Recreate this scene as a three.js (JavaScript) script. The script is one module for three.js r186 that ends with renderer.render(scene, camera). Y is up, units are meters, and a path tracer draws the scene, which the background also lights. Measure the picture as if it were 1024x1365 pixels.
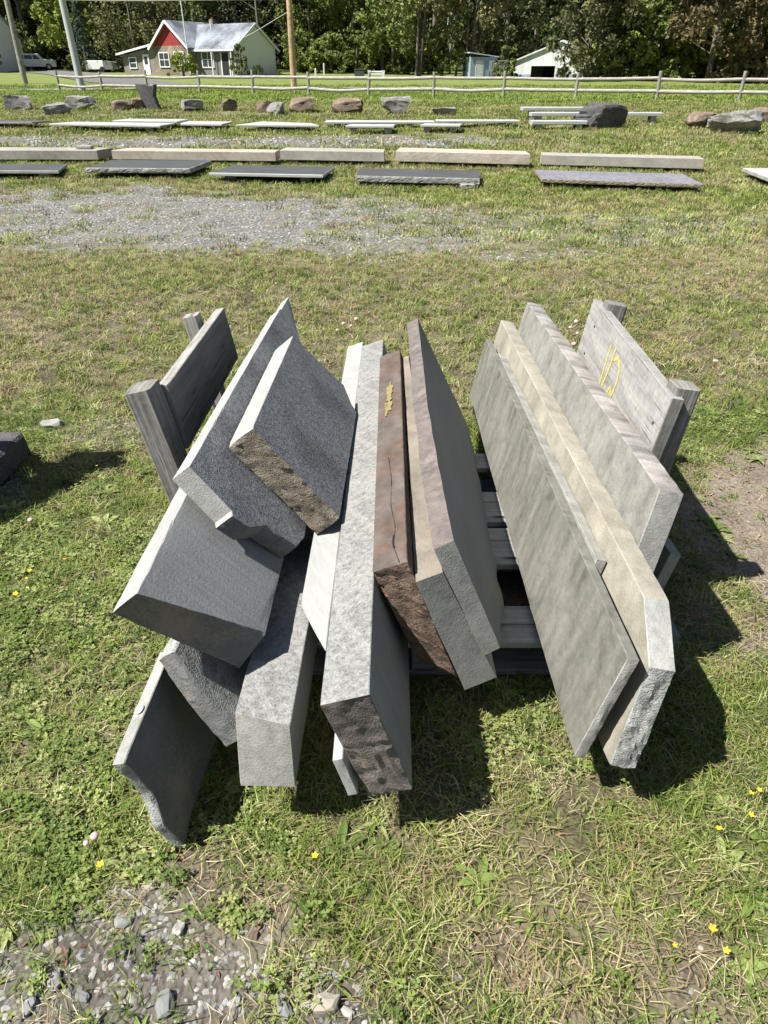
import * as THREE from 'three';
import { mergeGeometries, toCreasedNormals, mergeVertices } from 'three/addons/utils/BufferGeometryUtils.js';

// ------------------------------------------------------------------ camera, sky, sun, exposure
const scene = new THREE.Scene();
const camera = new THREE.PerspectiveCamera(70.82, 768 / 1024, 0.05, 900);
camera.position.set(0, 1.6, 0);
camera.rotation.set(-THREE.MathUtils.degToRad(31.466), 0, 0);
const renderer = new THREE.WebGLRenderer();
renderer.toneMapping = THREE.LinearToneMapping;
renderer.toneMappingExposure = 2.05;
renderer.shadowMap.enabled = true;
const SUN = new THREE.Vector3(-0.62, 1, 0.25).normalize();
{
  const W = 256, H = 128, d = new Float32Array(W * H * 4);
  for (let j = 0; j < H; j++) for (let i = 0; i < W; i++) {
    const el = (j + 0.5) / H * Math.PI - Math.PI / 2, az = (i + 0.5) / W * Math.PI * 2 - Math.PI;
    const dir = new THREE.Vector3(Math.cos(el) * Math.cos(az), Math.sin(el), Math.cos(el) * Math.sin(az));
    const t = Math.max(0, Math.sin(el)), k = Math.pow(1 - t, 2.2);
    const c = Math.max(0, dir.dot(SUN)), g = Math.pow(c, 10) * 0.22 + Math.pow(c, 3) * 0.06;
    const o = (j * W + i) * 4;
    d[o] = 0.045 + 0.12 * k + g; d[o + 1] = 0.074 + 0.116 * k + g; d[o + 2] = 0.13 + 0.092 * k + g * 0.9; d[o + 3] = 1;
  }
  const sky = new THREE.DataTexture(d, W, H, THREE.RGBAFormat, THREE.FloatType);
  sky.mapping = THREE.EquirectangularReflectionMapping; sky.magFilter = THREE.LinearFilter; sky.needsUpdate = true;
  scene.background = sky; scene.environment = sky;
}
const sun = new THREE.DirectionalLight(new THREE.Color(1, 0.95, 0.86), 5);
sun.position.copy(SUN).multiplyScalar(60).add(new THREE.Vector3(0, 0, -20)); sun.target.position.set(0, 0, -20);
sun.castShadow = true; sun.shadow.mapSize.set(4096, 4096);
Object.assign(sun.shadow.camera, { left: -90, right: 90, top: 90, bottom: -90, near: 1, far: 260 });
scene.add(sun, sun.target);

// ------------------------------------------------------------------ helpers
function rng(seed) { let s = seed >>> 0; return () => { s = (s + 0x6d2b79f5) | 0; let t = Math.imul(s ^ (s >>> 15), 1 | s); t = (t + Math.imul(t ^ (t >>> 7), 61 | t)) ^ t; return ((t ^ (t >>> 14)) >>> 0) / 4294967296; }; }
const V = (x, y, z) => new THREE.Vector3(x, y, z);
const lerp = (a, b, t) => a + (b - a) * t, clamp = (x, a = 0, b = 1) => Math.min(b, Math.max(a, x));
const sst = (a, b, x) => { const t = clamp((x - a) / (b - a)); return t * t * (3 - 2 * t); };
function h3(x, y, z) { let n = Math.imul(x, 374761393) + Math.imul(y, 668265263) + Math.imul(z, 2147483647 ^ 0x5bd1e995) | 0; n = Math.imul(n ^ (n >>> 13), 1274126177); n ^= n >>> 16; n = Math.imul(n, 0x85ebca6b); n ^= n >>> 13; return (n >>> 0) / 4294967296; }
function vn(x, y, z = 0) {
  const xi = Math.floor(x), yi = Math.floor(y), zi = Math.floor(z); let a = x - xi, b = y - yi, c = z - zi;
  a = a * a * (3 - 2 * a); b = b * b * (3 - 2 * b); c = c * c * (3 - 2 * c);
  const L = (k) => lerp(lerp(h3(xi, yi, zi + k), h3(xi + 1, yi, zi + k), a), lerp(h3(xi, yi + 1, zi + k), h3(xi + 1, yi + 1, zi + k), a), b);
  return lerp(L(0), L(1), c) * 2 - 1;
}
function fbm(x, y, z = 0, o = 4) { let s = 0, a = 0.5, f = 1; for (let i = 0; i < o; i++) { s += a * vn(x * f, y * f, z * f + i * 7.3); a *= 0.5; f *= 2.03; } return s; }
// tileable 2-D noise, period px,py cells
function tn(x, y, px, py, s) {
  const xi = Math.floor(x), yi = Math.floor(y); let a = x - xi, b = y - yi; a = a * a * (3 - 2 * a); b = b * b * (3 - 2 * b);
  const m = (v, p) => ((v % p) + p) % p, x0 = m(xi, px), x1 = m(xi + 1, px), y0 = m(yi, py), y1 = m(yi + 1, py);
  return lerp(lerp(h3(x0, y0, s), h3(x1, y0, s), a), lerp(h3(x0, y1, s), h3(x1, y1, s), a), b) * 2 - 1;
}
function tfbm(u, v, cx, cy, s, o = 4) { let r = 0, a = 0.5; for (let i = 0; i < o; i++) { r += a * tn(u * cx, v * cy, cx, cy, s + i * 13); a *= 0.55; cx *= 2; cy *= 2; } return r; }
const enc = (x) => Math.round(255 * clamp(x <= 0.0031308 ? x * 12.92 : 1.055 * Math.pow(x, 1 / 2.4) - 0.055));
function makeTex(size, fn, metres) {           // fn(u,v) -> [r,g,b (linear), height 0..1]
  const c = new Uint8Array(size * size * 4), b = new Uint8Array(size * size * 4);
  for (let j = 0; j < size; j++) for (let i = 0; i < size; i++) {
    const r = fn(i / size, j / size, i, j), o = (j * size + i) * 4;
    c[o] = enc(r[0]); c[o + 1] = enc(r[1]); c[o + 2] = enc(r[2]); c[o + 3] = 255;
    b[o] = b[o + 1] = b[o + 2] = Math.round(255 * clamp(r[3])); b[o + 3] = 255;
  }
  const T = (a, cs) => { const t = new THREE.DataTexture(a, size, size); t.wrapS = t.wrapT = THREE.RepeatWrapping; t.magFilter = THREE.LinearFilter; t.minFilter = THREE.LinearMipmapLinearFilter; t.generateMipmaps = true; if (cs) t.colorSpace = THREE.SRGBColorSpace; t.repeat.set(1 / metres, 1 / metres); t.needsUpdate = true; return t; };
  return [T(c, true), T(b, false)];
}
function mat(opts, tex, bump) { const m = new THREE.MeshStandardMaterial({ roughness: 0.9, ...opts }); if (tex) { m.map = tex[0]; if (bump) { m.bumpMap = tex[1]; m.bumpScale = bump; } } m.side = THREE.DoubleSide; return m; }
const used = {};
function nm(n) { used[n] = (used[n] ?? -1) + 1; return used[n] ? n + '_' + String(used[n]).padStart(3, '0') : n; }
function put(o, name, label, category, group, kind) {
  o.name = nm(name); o.userData = { label, category }; if (group) o.userData.group = group; if (kind) o.userData.kind = kind;
  scene.add(o); return o;
}
function shadow(o) { o.traverse((m) => { if (m.isMesh) { m.castShadow = true; m.receiveShadow = true; } }); return o; }
function part(parent, name, geo, m) { const x = new THREE.Mesh(geo, m); x.name = name; parent.add(x); return x; }
function boxUV(g, s = 1) {                     // box-projected uv in metres
  g = g.index ? g.toNonIndexed() : g; if (!g.attributes.normal) g.computeVertexNormals();
  const p = g.attributes.position, n = g.attributes.normal, uv = new Float32Array(p.count * 2);
  for (let i = 0; i < p.count; i++) {
    const f = i - i % 3; const nx = Math.abs(n.getX(f) + n.getX(f + 1) + n.getX(f + 2)), ny = Math.abs(n.getY(f) + n.getY(f + 1) + n.getY(f + 2)), nz = Math.abs(n.getZ(f) + n.getZ(f + 1) + n.getZ(f + 2));
    const x = p.getX(i), y = p.getY(i), z = p.getZ(i);
    const a = nx > ny && nx > nz ? [z, y] : ny > nz ? [x, z] : [x, y];
    uv[2 * i] = a[0] * s; uv[2 * i + 1] = a[1] * s;
  }
  g.setAttribute('uv', new THREE.BufferAttribute(uv, 2)); return g;
}
function bx(w, h, d, x = 0, y = 0, z = 0, c = 0) {   // box with small chamfers, centre x,y,z
  let g;
  if (c > 0) {
    const s = new THREE.Shape(); const a = w / 2 - c, b = h / 2 - c; s.moveTo(-a, -b); s.lineTo(a, -b); s.lineTo(a, b); s.lineTo(-a, b); s.closePath();
    g = new THREE.ExtrudeGeometry(s, { depth: d - 2 * c, bevelEnabled: true, bevelThickness: c, bevelSize: c, bevelSegments: 1 }); g.translate(0, 0, -(d - 2 * c) / 2);
  } else g = new THREE.BoxGeometry(w, h, d);
  g.translate(x, y, z); return boxUV(g);
}
function geoFrom(pos, uv) { const g = new THREE.BufferGeometry(); g.setAttribute('position', new THREE.Float32BufferAttribute(pos, 3)); if (uv) g.setAttribute('uv', new THREE.Float32BufferAttribute(uv, 2)); g.computeVertexNormals(); return g; }
const clean = (gs) => mergeGeometries(gs.map((g) => { g = g.index ? g.toNonIndexed() : g; for (const k of Object.keys(g.attributes)) if (!['position', 'normal', 'uv'].includes(k)) g.deleteAttribute(k); return g; }));

// ------------------------------------------------------------------ ground shape and cover
const HX = [0, 13, 20, 32, 50, 70, 95, 110, 140, 320], HY = [0, 0, 0.18, 0.5, 0.5, 0.8, 1.35, 1.7, 4, 48];
function hz(d) { if (d <= 0) return 0; for (let i = 1; i < HX.length; i++) if (d < HX[i]) { return lerp(HY[i - 1], HY[i], (d - HX[i - 1]) / (HX[i] - HX[i - 1])); } return 48; }
function gy(x, z) { return hz(-z) + 0.012 * fbm(x * 2.1, z * 2.1, 3.3, 3) + (z < -14 ? 0.05 * fbm(x * 0.3, z * 0.3, 9, 2) : 0); }
const blob = (x, z, cx, cz, rx, rz, n = 0.35) => { const q = Math.hypot((x - cx) / rx, (z - cz) / rz) + n * fbm(x * 1.9, z * 1.9, 5.5, 3) * 2; return 1 - sst(0.6, 1.15, q); };
// how much bare gravel (g), bare soil (s) and lush green (l) there is at a spot
function cover(x, z) {
  const d = -z; let g = 0, s = 0, l = 0;
  const big = fbm(x * 0.55 + 3, z * 0.55, 1.7, 4), fine = fbm(x * 2.3, z * 2.3, 8.1, 3);
  // gravel lanes crossing the yard
  const c1 = 10.0 - 0.12 * (x + 3), w1 = x < -1.6 ? 2.7 : lerp(2.7, 1.5, clamp((x + 1.6) / 3));
  let a1 = 1 - sst(0.55, 1.15, Math.abs(d - c1) / w1 + 0.55 * fbm(x * 1.1, z * 1.1, 2.2, 4) + 0.02);
  a1 *= x < -1.0 ? 1 : lerp(1, 0.5, clamp((x + 1.0) / 2.6)); g = Math.max(g, a1);
  g = Math.max(g, 0.85 * blob(x, z, -0.1, -8.2, 1.7, 0.75), 0.6 * blob(x, z, 1.4, -7.7, 1.0, 0.4), 0.45 * blob(x, z, 3.6, -8.8, 0.9, 0.7), 0.4 * blob(x, z, 1.6, -10.2, 1.6, 0.6));
  const w2 = 1.5; let a2 = 1 - sst(0.5, 1.1, Math.abs(d - 19.4) / w2 + 0.7 * fbm(x * 0.8, z * 0.8, 4.2, 4) + 0.1); a2 *= x < 2 ? 0.95 : lerp(0.95, 0.12, clamp((x - 2) / 2.5)); g = Math.max(g, a2);
  const a3 = 1 - sst(0.5, 1.1, Math.abs(d - 27.6) / 1.1 + 0.8 * fbm(x * 0.7, z * 0.7, 6.2, 3) + 0.2); g = Math.max(g, a3 * (x < 0 ? 0.6 : 0.25));
  // foreground
  g = Math.max(g, 0.95 * blob(x, z, -0.72, -0.72, 0.55, 0.22, 0.3), 0.8 * blob(x, z, -0.25, -0.62, 0.35, 0.17, 0.35), 0.85 * blob(x, z, -0.55, -0.88, 0.17, 0.1), 0.75 * blob(x, z, -0.9, -0.5, 1.2, 0.3));
  g = Math.max(g, 0.85 * blob(x, z, -1.75, -2.72, 0.34, 0.3), 0.5 * blob(x, z, -1.45, -3.4, 0.3, 0.2));
  s = Math.max(s, 1.0 * blob(x, z, 1.9, -2.5, 0.9, 1.05, 0.2), 0.8 * blob(x, z, 1.9, -3.1, 0.5, 0.25), 0.75 * blob(x, z, 1.3, -1.95, 0.3, 0.35));
  s = Math.max(s, 0.85 * blob(x, z, -0.42, -0.95, 0.22, 0.16), 0.55 * blob(x, z, -0.9, -1.55, 0.35, 0.3), 0.6 * blob(x, z, 0.5, -0.75, 0.5, 0.14, 0.5), 0.6 * blob(x, z, 1.0, -0.72, 0.2, 0.2, 0.5));
  s = Math.max(s, sst(0.15, 0.5, fbm(x * 1.4 + 9, z * 1.4, 0.3, 4)) * 0.6, 0.9 * (Math.abs(x - 0.1) < 0.62 && d > 1.7 && d < 2.8 ? 1 : 0));
  if (d > 4.2 && d < 7.6) s = Math.max(s, 0.4 * sst(0.0, 0.35, big + 0.3 * fine));
  l = sst(-0.05, 0.4, fbm(x * 0.9 + 20, z * 0.9, 4.4, 4)) * (d < 6 ? 0.9 : 0.45);
  if (x < -0.45 && d > 0.8 && d < 2.9) l = Math.max(l, 0.85 * (0.6 + fine));
  if (x > 0.7 && d < 1.6) l = Math.max(l, 0.55);
  if (d > 30) l = Math.max(l, 0.75 * sst(30, 36, d));
  g *= 1 - 0.25 * sst(0.15, 0.45, fine);
  return [clamp(g), clamp(s * (1 - g)), clamp(l)];
}
const R0 = rng(11);
// soil / gravel textures (neutral, tinted by the ground's vertex colours)
const TX = {};
TX.soil = makeTex(1024, (u, v) => {
  const a = tfbm(u, v, 8, 8, 1, 5), b = tn(u * 190, v * 190, 190, 190, 7), c = tn(u * 90, v * 90, 90, 90, 17), st = Math.max(tn(u * 30, v * 260, 30, 260, 3), tn(u * 260, v * 40, 260, 40, 5));
  const k = 0.78 + 0.35 * a + 0.22 * b + 0.12 * c + 0.30 * Math.max(0, st - 0.35); return [k, k * 0.985, k * 0.96, 0.5 + 0.3 * b + 0.2 * c + 0.3 * a];
}, 1.3);
{
  const rows = [], zs = []; let z = 2.5; while (z > -6) { zs.push(z); z -= 0.045; } while (z > -420) { zs.push(z); z *= 1.014; }
  const NC = 190, pos = [], col = [], uv = [], idx = [];
  for (const zz of zs) { const hw = 7 + Math.max(0, -zz) * 1.15;
    for (let i = 0; i <= NC; i++) {
      const t = i / NC * 2 - 1, x = hw * (0.55 * t + 0.45 * t * t * t); pos.push(x, gy(x, zz), zz); uv.push(x, zz);
      const [g, s, l] = cover(x, zz), d = -zz; const n = 0.5 + fbm(x * 5, zz * 5, 1, 2);
      let c = [0.11, 0.098, 0.056]; const m = (k, w) => { for (let j = 0; j < 3; j++) c[j] = lerp(c[j], k[j], w); };
      m([0.09, 0.12, 0.035], l * 0.8); m([0.165, 0.135, 0.108], s * 0.95); m(d < 4 ? [0.12, 0.11, 0.10] : [0.17, 0.168, 0.165], g);
      if (d > 6) m([0.235, 0.25, 0.08], 0.55 * (1 - g) * sst(6, 9, d));
      if (d > 30) m([0.17, 0.225, 0.05], 0.85 * sst(30, 37, d));
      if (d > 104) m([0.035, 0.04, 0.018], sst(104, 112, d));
      if (d > 1.6 && d < 3.6 && x > 1) m([0.225, 0.19, 0.155], s * s * 0.9);
      const k = 0.85 + 0.3 * n; col.push(c[0] * k, c[1] * k, c[2] * k);
    } }
  for (let j = 0; j < zs.length - 1; j++) for (let i = 0; i < NC; i++) { const a = j * (NC + 1) + i, b = a + NC + 1; idx.push(a, a + 1, b, b, a + 1, b + 1); }
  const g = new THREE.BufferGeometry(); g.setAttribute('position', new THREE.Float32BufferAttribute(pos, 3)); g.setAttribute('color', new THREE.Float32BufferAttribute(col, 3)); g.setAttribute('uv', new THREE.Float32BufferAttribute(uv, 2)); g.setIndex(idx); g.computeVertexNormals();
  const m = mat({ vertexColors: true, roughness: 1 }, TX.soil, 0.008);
  put(new THREE.Mesh(g, m), 'ground', 'grassy stone yard ground with bare soil and gravel patches', 'ground', null, 'structure');
}

// ------------------------------------------------------------------ stone and wood textures
const sp = (i, j, s) => h3(i, j, s) * 2 - 1;
function stone(base, o = {}) {
  const { blot = 0.12, speck = 0.1, streak = 0, sx = 2, sy = 40, warm = 0, pits = 0, seed = 1, size = 512, met = 0.7, tint = null, tintAt = 0.2, veins = 0, saw = 0, sawU = false, mott = 0, mc = 26 } = o;
  return makeTex(size, (u, v, i, j) => {
    const a = tfbm(u, v, 4, 4, seed, 5), f = sp(i, j, seed) * 0.55 + tn(u * 180, v * 180, 180, 180, seed + 3) * 0.7, s = streak ? tfbm(u, v, sx, sy, seed + 9, 3) : 0;
    const [su, sv] = sawU ? [v, u] : [u, v], w = saw ? (tn(su * 3, sv * 120, 3, 120, seed + 41) + 0.5 * tn(su * 2, sv * 230, 2, 230, seed + 43)) * saw : 0, mo = mott ? tfbm(u, v, mc, mc, seed + 71, 3) * mott * 2 : 0;
    let vein = 0; if (veins) { const q = tfbm(u + 0.0, v, 3, 3, seed + 31, 4); vein = Math.exp(-Math.abs(tn((u + v) * 6 + q * 2.2, (u - v) * 2, 6, 2, seed + 33)) * 16) * veins; }
    const pit = pits && tn(u * 70, v * 70, 70, 70, seed + 21) > 0.62 ? pits : 0;
    const k = 1 + blot * a * 2.2 + speck * f + streak * s * 2 + w + mo - vein - pit;
    let c = base.map((b) => b * k);
    if (tint) { const t = sst(tintAt, tintAt + 0.35, tfbm(u, v, 3, 3, seed + 51, 5) + 0.2 * f); c = c.map((b, q) => lerp(b, tint[q] * k, t)); }
    if (warm) { const t = tfbm(u, v, 5, 2, seed + 61, 3) * warm; c[0] *= 1 + t; c[2] *= 1 - t; }
    return [c[0], c[1], c[2], 0.5 + 0.32 * f + 0.28 * a + 0.4 * w - pit - vein * 0.5];
  }, met);
}
const ST = {
  grey: mat({ roughness: 0.92 }, stone([0.225, 0.228, 0.226], { blot: 0.11, speck: 0.34, mott: 0.2, mc: 44, pits: 0.2, seed: 3, met: 0.5 }), 0.0018),
  greyEnd: mat({ roughness: 0.92 }, stone([0.295, 0.297, 0.288], { blot: 0.12, speck: 0.16, mott: 0.12, seed: 5, met: 0.5 }), 0.0012),
  smooth: mat({ roughness: 0.8 }, stone([0.30, 0.308, 0.308], { blot: 0.06, speck: 0.10, mott: 0.06, seed: 7 }), 0.0008),
  flamed: mat({ roughness: 0.85 }, stone([0.185, 0.192, 0.205], { blot: 0.10, speck: 0.6, mott: 0.3, mc: 60, seed: 9, met: 0.45, tint: [0.14, 0.146, 0.156], tintAt: 0.1 }), 0.0022),
  sawn: mat({ roughness: 0.7 }, stone([0.205, 0.212, 0.217], { blot: 0.08, speck: 0.12, saw: 0.11, sawU: true, seed: 12 }), 0.0008),
  dark: mat({ roughness: 0.85 }, stone([0.115, 0.12, 0.12], { blot: 0.14, speck: 0.16, mott: 0.1, streak: 0.06, sx: 3, sy: 6, seed: 15, tint: [0.17, 0.155, 0.13], tintAt: 0.2 }), 0.0022),
  rock: mat({ roughness: 0.95 }, stone([0.27, 0.28, 0.275], { blot: 0.18, speck: 0.28, mott: 0.25, pits: 0.2, seed: 17, met: 0.5 }), 0.003),
  brownRock: mat({ roughness: 0.95 }, stone([0.185, 0.16, 0.125], { blot: 0.16, speck: 0.3, mott: 0.3, pits: 0.25, seed: 19, met: 0.45 }), 0.0035),
  rustRock: mat({ roughness: 0.95 }, stone([0.135, 0.095, 0.07], { blot: 0.22, speck: 0.3, mott: 0.3, pits: 0.3, seed: 23, met: 0.45 }), 0.0035),
  rust: mat({ roughness: 0.85 }, stone([0.10, 0.082, 0.075], { blot: 0.14, speck: 0.14, mott: 0.2, mc: 14, streak: 0.10, sx: 3, sy: 12, seed: 27, tint: [0.115, 0.073, 0.054], tintAt: 0.15, met: 0.42 }), 0.002),
  purple: mat({ roughness: 0.9 }, stone([0.13, 0.113, 0.11], { blot: 0.16, speck: 0.18, mott: 0.18, streak: 0.12, sx: 20, sy: 4, seed: 29, tint: [0.19, 0.165, 0.15], tintAt: 0.2, met: 0.5 }), 0.002),
  buff: mat({ roughness: 0.85 }, stone([0.20, 0.178, 0.15], { blot: 0.2, speck: 0.1, mott: 0.1, streak: 0.06, sx: 12, sy: 3, seed: 31, tint: [0.17, 0.11, 0.07], tintAt: 0.1 }), 0.0015),
  blue: mat({ roughness: 0.6 }, stone([0.105, 0.12, 0.132], { blot: 0.08, speck: 0.06, streak: 0.10, sx: 2, sy: 14, seed: 35, tint: [0.15, 0.14, 0.115], tintAt: 0.3, met: 1.3 }), 0.0008),
  olive: mat({ roughness: 0.8 }, stone([0.158, 0.157, 0.140], { blot: 0.08, speck: 0.13, mott: 0.1, mc: 60, streak: 0.2, sx: 34, sy: 7, veins: 0.22, seed: 137, tint: [0.125, 0.126, 0.116], tintAt: 0.25, met: 1.1 }), 0.0008),
  pale: mat({ roughness: 0.85 }, stone([0.24, 0.236, 0.222], { blot: 0.10, speck: 0.15, mott: 0.12, mc: 30, streak: 0.12, sx: 26, sy: 5, veins: 0.14, seed: 37, tint: [0.175, 0.178, 0.175], tintAt: 0.02, met: 0.9 }), 0.001),
  cream: mat({ roughness: 0.9 }, stone([0.285, 0.27, 0.225], { blot: 0.18, speck: 0.1, mott: 0.08, streak: 0.14, sx: 14, sy: 3, seed: 41, tint: [0.24, 0.245, 0.18], tintAt: 0.2, met: 0.8 }), 0.0015),
  stained: mat({ roughness: 0.95 }, stone([0.25, 0.238, 0.232], { blot: 0.18, speck: 0.14, streak: 0.3, sx: 22, sy: 2, seed: 43, tint: [0.11, 0.095, 0.09], tintAt: -0.05, met: 0.5 }), 0.002),
  slateDark: mat({ roughness: 0.9, }, stone([0.055, 0.058, 0.065], { blot: 0.12, speck: 0.25, seed: 47, met: 1.2 }), 0.002),
  speckled: mat({ roughness: 0.8 }, stone([0.165, 0.165, 0.195], { blot: 0.12, speck: 0.6, mott: 0.3, mc: 40, seed: 49, met: 1.6 }), 0.002),
  step: mat({ roughness: 0.9 }, stone([0.37, 0.335, 0.29], { blot: 0.1, speck: 0.1, mott: 0.1, seed: 53, met: 1.5 }), 0.002),
  stepGrey: mat({ roughness: 0.9 }, stone([0.30, 0.285, 0.265], { blot: 0.12, speck: 0.12, mott: 0.1, seed: 55, met: 1.5 }), 0.002),
  lightSlab: mat({ roughness: 0.7 }, stone([0.38, 0.40, 0.40], { blot: 0.07, speck: 0.08, seed: 57, met: 1.5 }), 0.001),
};
function woodTex(base, seed, gr = 0.42, mo = 0, cr = 0.75) {
  return makeTex(512, (u, v, i, j) => {
    const w = tfbm(u, v, 2, 4, seed + 5, 3), g = tfbm(u + 0.0, v + w * 0.012, 3, 60, seed, 4), r = tn(u * 2, v * 22 + w * 1.5, 2, 22, seed + 7), crack = Math.pow(clamp(tn(u * 3, v * 46, 3, 46, seed + 9)), 6) * 1.4;
    const knot = 0; const k = 1 + gr * g + (mo ? mo * tfbm(u, v, 40, 24, seed + 31, 3) * 2 : 0) + 0.16 * r + 0.15 * w - cr * crack + 0.05 * sp(i, j, seed);
    return [base[0] * k, base[1] * k, base[2] * k, 0.55 + 0.35 * g + 0.1 * r - 0.8 * crack];
  }, 0.5);
}
const WD = {
  grey: mat({ roughness: 0.95 }, woodTex([0.185, 0.18, 0.172], 3, 0.5, 0.12), 0.003),
  pale: mat({ roughness: 0.95 }, woodTex([0.30, 0.295, 0.288], 5, 0.14, 0.14, 0.25), 0.002),
  dark: mat({ roughness: 0.95 }, woodTex([0.14, 0.137, 0.135], 7), 0.003),
  slat: mat({ roughness: 0.95 }, woodTex([0.27, 0.262, 0.25], 9, 0.35, 0.1), 0.002),
  rail: mat({ roughness: 0.95 }, woodTex([0.33, 0.315, 0.295], 13), 0.004),
  pole: mat({ roughness: 0.9 }, woodTex([0.40, 0.29, 0.17], 15), 0.003),
  poleGrey: mat({ roughness: 0.9 }, woodTex([0.25, 0.24, 0.22], 17), 0.003),
};

// ------------------------------------------------------------------ slab builder
// O origin, rot [yaw,pitch,lean] degrees, side L/R (which way the visible face looks), pts [along, up], edges [{m, r}] per outline edge, T thickness
function frame(psi, phi, lam, side) {
  [psi, phi, lam] = [psi, phi, lam].map(THREE.MathUtils.degToRad);
  const a = V(Math.sin(psi) * Math.cos(phi), Math.sin(phi), -Math.cos(psi) * Math.cos(phi)), r = V(Math.cos(psi), 0, Math.sin(psi)), u = V(0, 0, 0).crossVectors(r, a);
  const w = u.clone().multiplyScalar(Math.cos(lam)).addScaledVector(r, Math.sin(lam)), t = r.clone().multiplyScalar(Math.cos(lam)).addScaledVector(u, -Math.sin(lam));
  if (side === 'R') t.negate(); return [a, w, t];
}
let slabSeed = 1;
function slab(name, label, { O, rot, side, pts, T, face, back, edges, hid, cham = 0.0016, group, wob = 0 }) {
  const seed = slabSeed++ * 3.71, sg = side === 'R' ? -1 : 1;
  let P = pts.map(([a, b], i) => ({ x: a * sg, y: b, e: edges[i] || edges[0], h: hid && hid[i] ? [hid[i][0] * sg, hid[i][1]] : [0, 0] }));
  let area = 0; P.forEach((p, i) => { const q = P[(i + 1) % P.length]; area += p.x * q.y - q.x * p.y; });
  if (area < 0) { const n = P.length, es = P.map((p) => p.e); P = P.slice().reverse().map((p, i) => ({ ...p, e: es[(2 * n - 2 - i) % n] })); }
  const out = [];                              // resampled outline with normals
  P.forEach((p, i) => {
    const q = P[(i + 1) % P.length], L = Math.hypot(q.x - p.x, q.y - p.y), r = p.e.r || 0, n = Math.max(1, Math.min(90, Math.round(L / (r > 0.002 ? 0.011 : 0.03))));
    const nx = (q.y - p.y) / L, ny = -(q.x - p.x) / L;
    for (let k = 0; k < n; k++) { const t = k / n; out.push({ x: lerp(p.x, q.x, t), y: lerp(p.y, q.y, t), hx: lerp(p.h[0], q.h[0], t), hy: lerp(p.h[1], q.h[1], t), nx, ny, r, c: k === 0, m: p.e.m }); }
  });
  const N = out.length;
  out.forEach((o, i) => { if (o.c) { const q = out[(i + N - 1) % N]; const d = 1 + o.nx * q.nx + o.ny * q.ny; o.mx = (o.nx + q.nx) / Math.max(0.4, d); o.my = (o.ny + q.ny) / Math.max(0.4, d); o.rr = Math.min(o.r, q.r) * 0.7 + 0.0006; } else { o.mx = o.nx; o.my = o.ny; o.rr = o.r + 0.0005; } });
  const maxR = Math.max(...out.map((o) => o.r)), M = maxR > 0.002 ? Math.max(4, Math.round(T / 0.010)) : 2;
  const lev = [[0, -cham], [cham, 0]]; for (let k = 1; k < M; k++) lev.push([lerp(cham, T - cham, k / M), 0]); lev.push([T - cham, 0], [T, -cham]);
  const ring = lev.map(([z, off], li) => out.map((o) => {
    const f = z / T, X = o.x + o.hx * f, Y = o.y + o.hy * f, edge = li === 0 || li === lev.length - 1 ? 0.6 : 1;
    let dsp = o.rr * ((0.34 - Math.abs(vn(X * 22 + 1.7 * z * 22, Y * 22, z * 22 + seed)) + 0.45 * (0.3 - Math.abs(vn(X * 55, Y * 55 + z * 40, z * 55 + seed)))) * 0.75 + 0.9 * fbm(X * 9, Y * 9, z * 12 + seed, 2) + 0.28 * vn(X * 110, Y * 110, z * 110)) * edge - o.r * 0.45 * (1 - Math.sin(Math.PI * clamp(f))) + off;
    if (!o.r) dsp = off + 0.0022 * fbm(X * 11, Y * 11, seed, 3) + (cham > 0.0012 && edge < 1 ? -0.014 * Math.max(0, fbm(X * 26, Y * 26, seed + (f > 0.5 ? 9 : 0), 2) - 0.2) : 0);
    return [X + o.mx * dsp, Y + o.my * dsp, -z];
  }));
  const mats = [], tri = new Map();
  const push = (m, a, b, c, uva, uvb, uvc) => { if (!tri.has(m)) tri.set(m, { p: [], u: [] }); const t = tri.get(m); t.p.push(...a, ...b, ...c); t.u.push(...uva, ...uvb, ...uvc); };
  const ou = seed * 0.37 % 1, ov = seed * 0.71 % 1;
  for (const [li, m, flip] of [[0, face, false], [lev.length - 1, back || face, true]]) {
    const c = ring[li].map((q) => new THREE.Vector2(q[0], q[1]));
    for (const t of THREE.ShapeUtils.triangulateShape(c, [])) { const [a, b, d] = flip ? [t[2], t[1], t[0]] : t; const f = (i) => [ring[li][i][0] + ou, ring[li][i][1] + ov]; push(m, ring[li][a], ring[li][b], ring[li][d], f(a), f(b), f(d)); }
  }
  let s = 0;
  for (let i = 0; i < N; i++) {
    const k = (i + 1) % N, m = out[i].m || face, ds = Math.hypot(out[k].x - out[i].x, out[k].y - out[i].y);
    for (let l = 0; l < lev.length - 1; l++) {
      const A = ring[l][i], B = ring[l][k], Cc = ring[l + 1][k], D = ring[l + 1][i], ua = [s + ou, lev[l][0] + ov], ub = [s + ds + ou, lev[l][0] + ov], uc = [s + ds + ou, lev[l + 1][0] + ov], ud = [s + ou, lev[l + 1][0] + ov];
      push(m, A, D, B, ua, ud, ub); push(m, B, D, Cc, ub, ud, uc);
    }
    s += ds;
  }
  const pos = [], uv = [], g = new THREE.BufferGeometry(); let st = 0;
  for (const [m, t] of tri) { g.addGroup(st, t.p.length / 3, mats.length); mats.push(m); st += t.p.length / 3; for (const v of t.p) pos.push(v); for (const v of t.u) uv.push(v); }
  g.setAttribute('position', new THREE.Float32BufferAttribute(pos, 3)); g.setAttribute('uv', new THREE.Float32BufferAttribute(uv, 2));
  g.computeVertexNormals();
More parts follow.
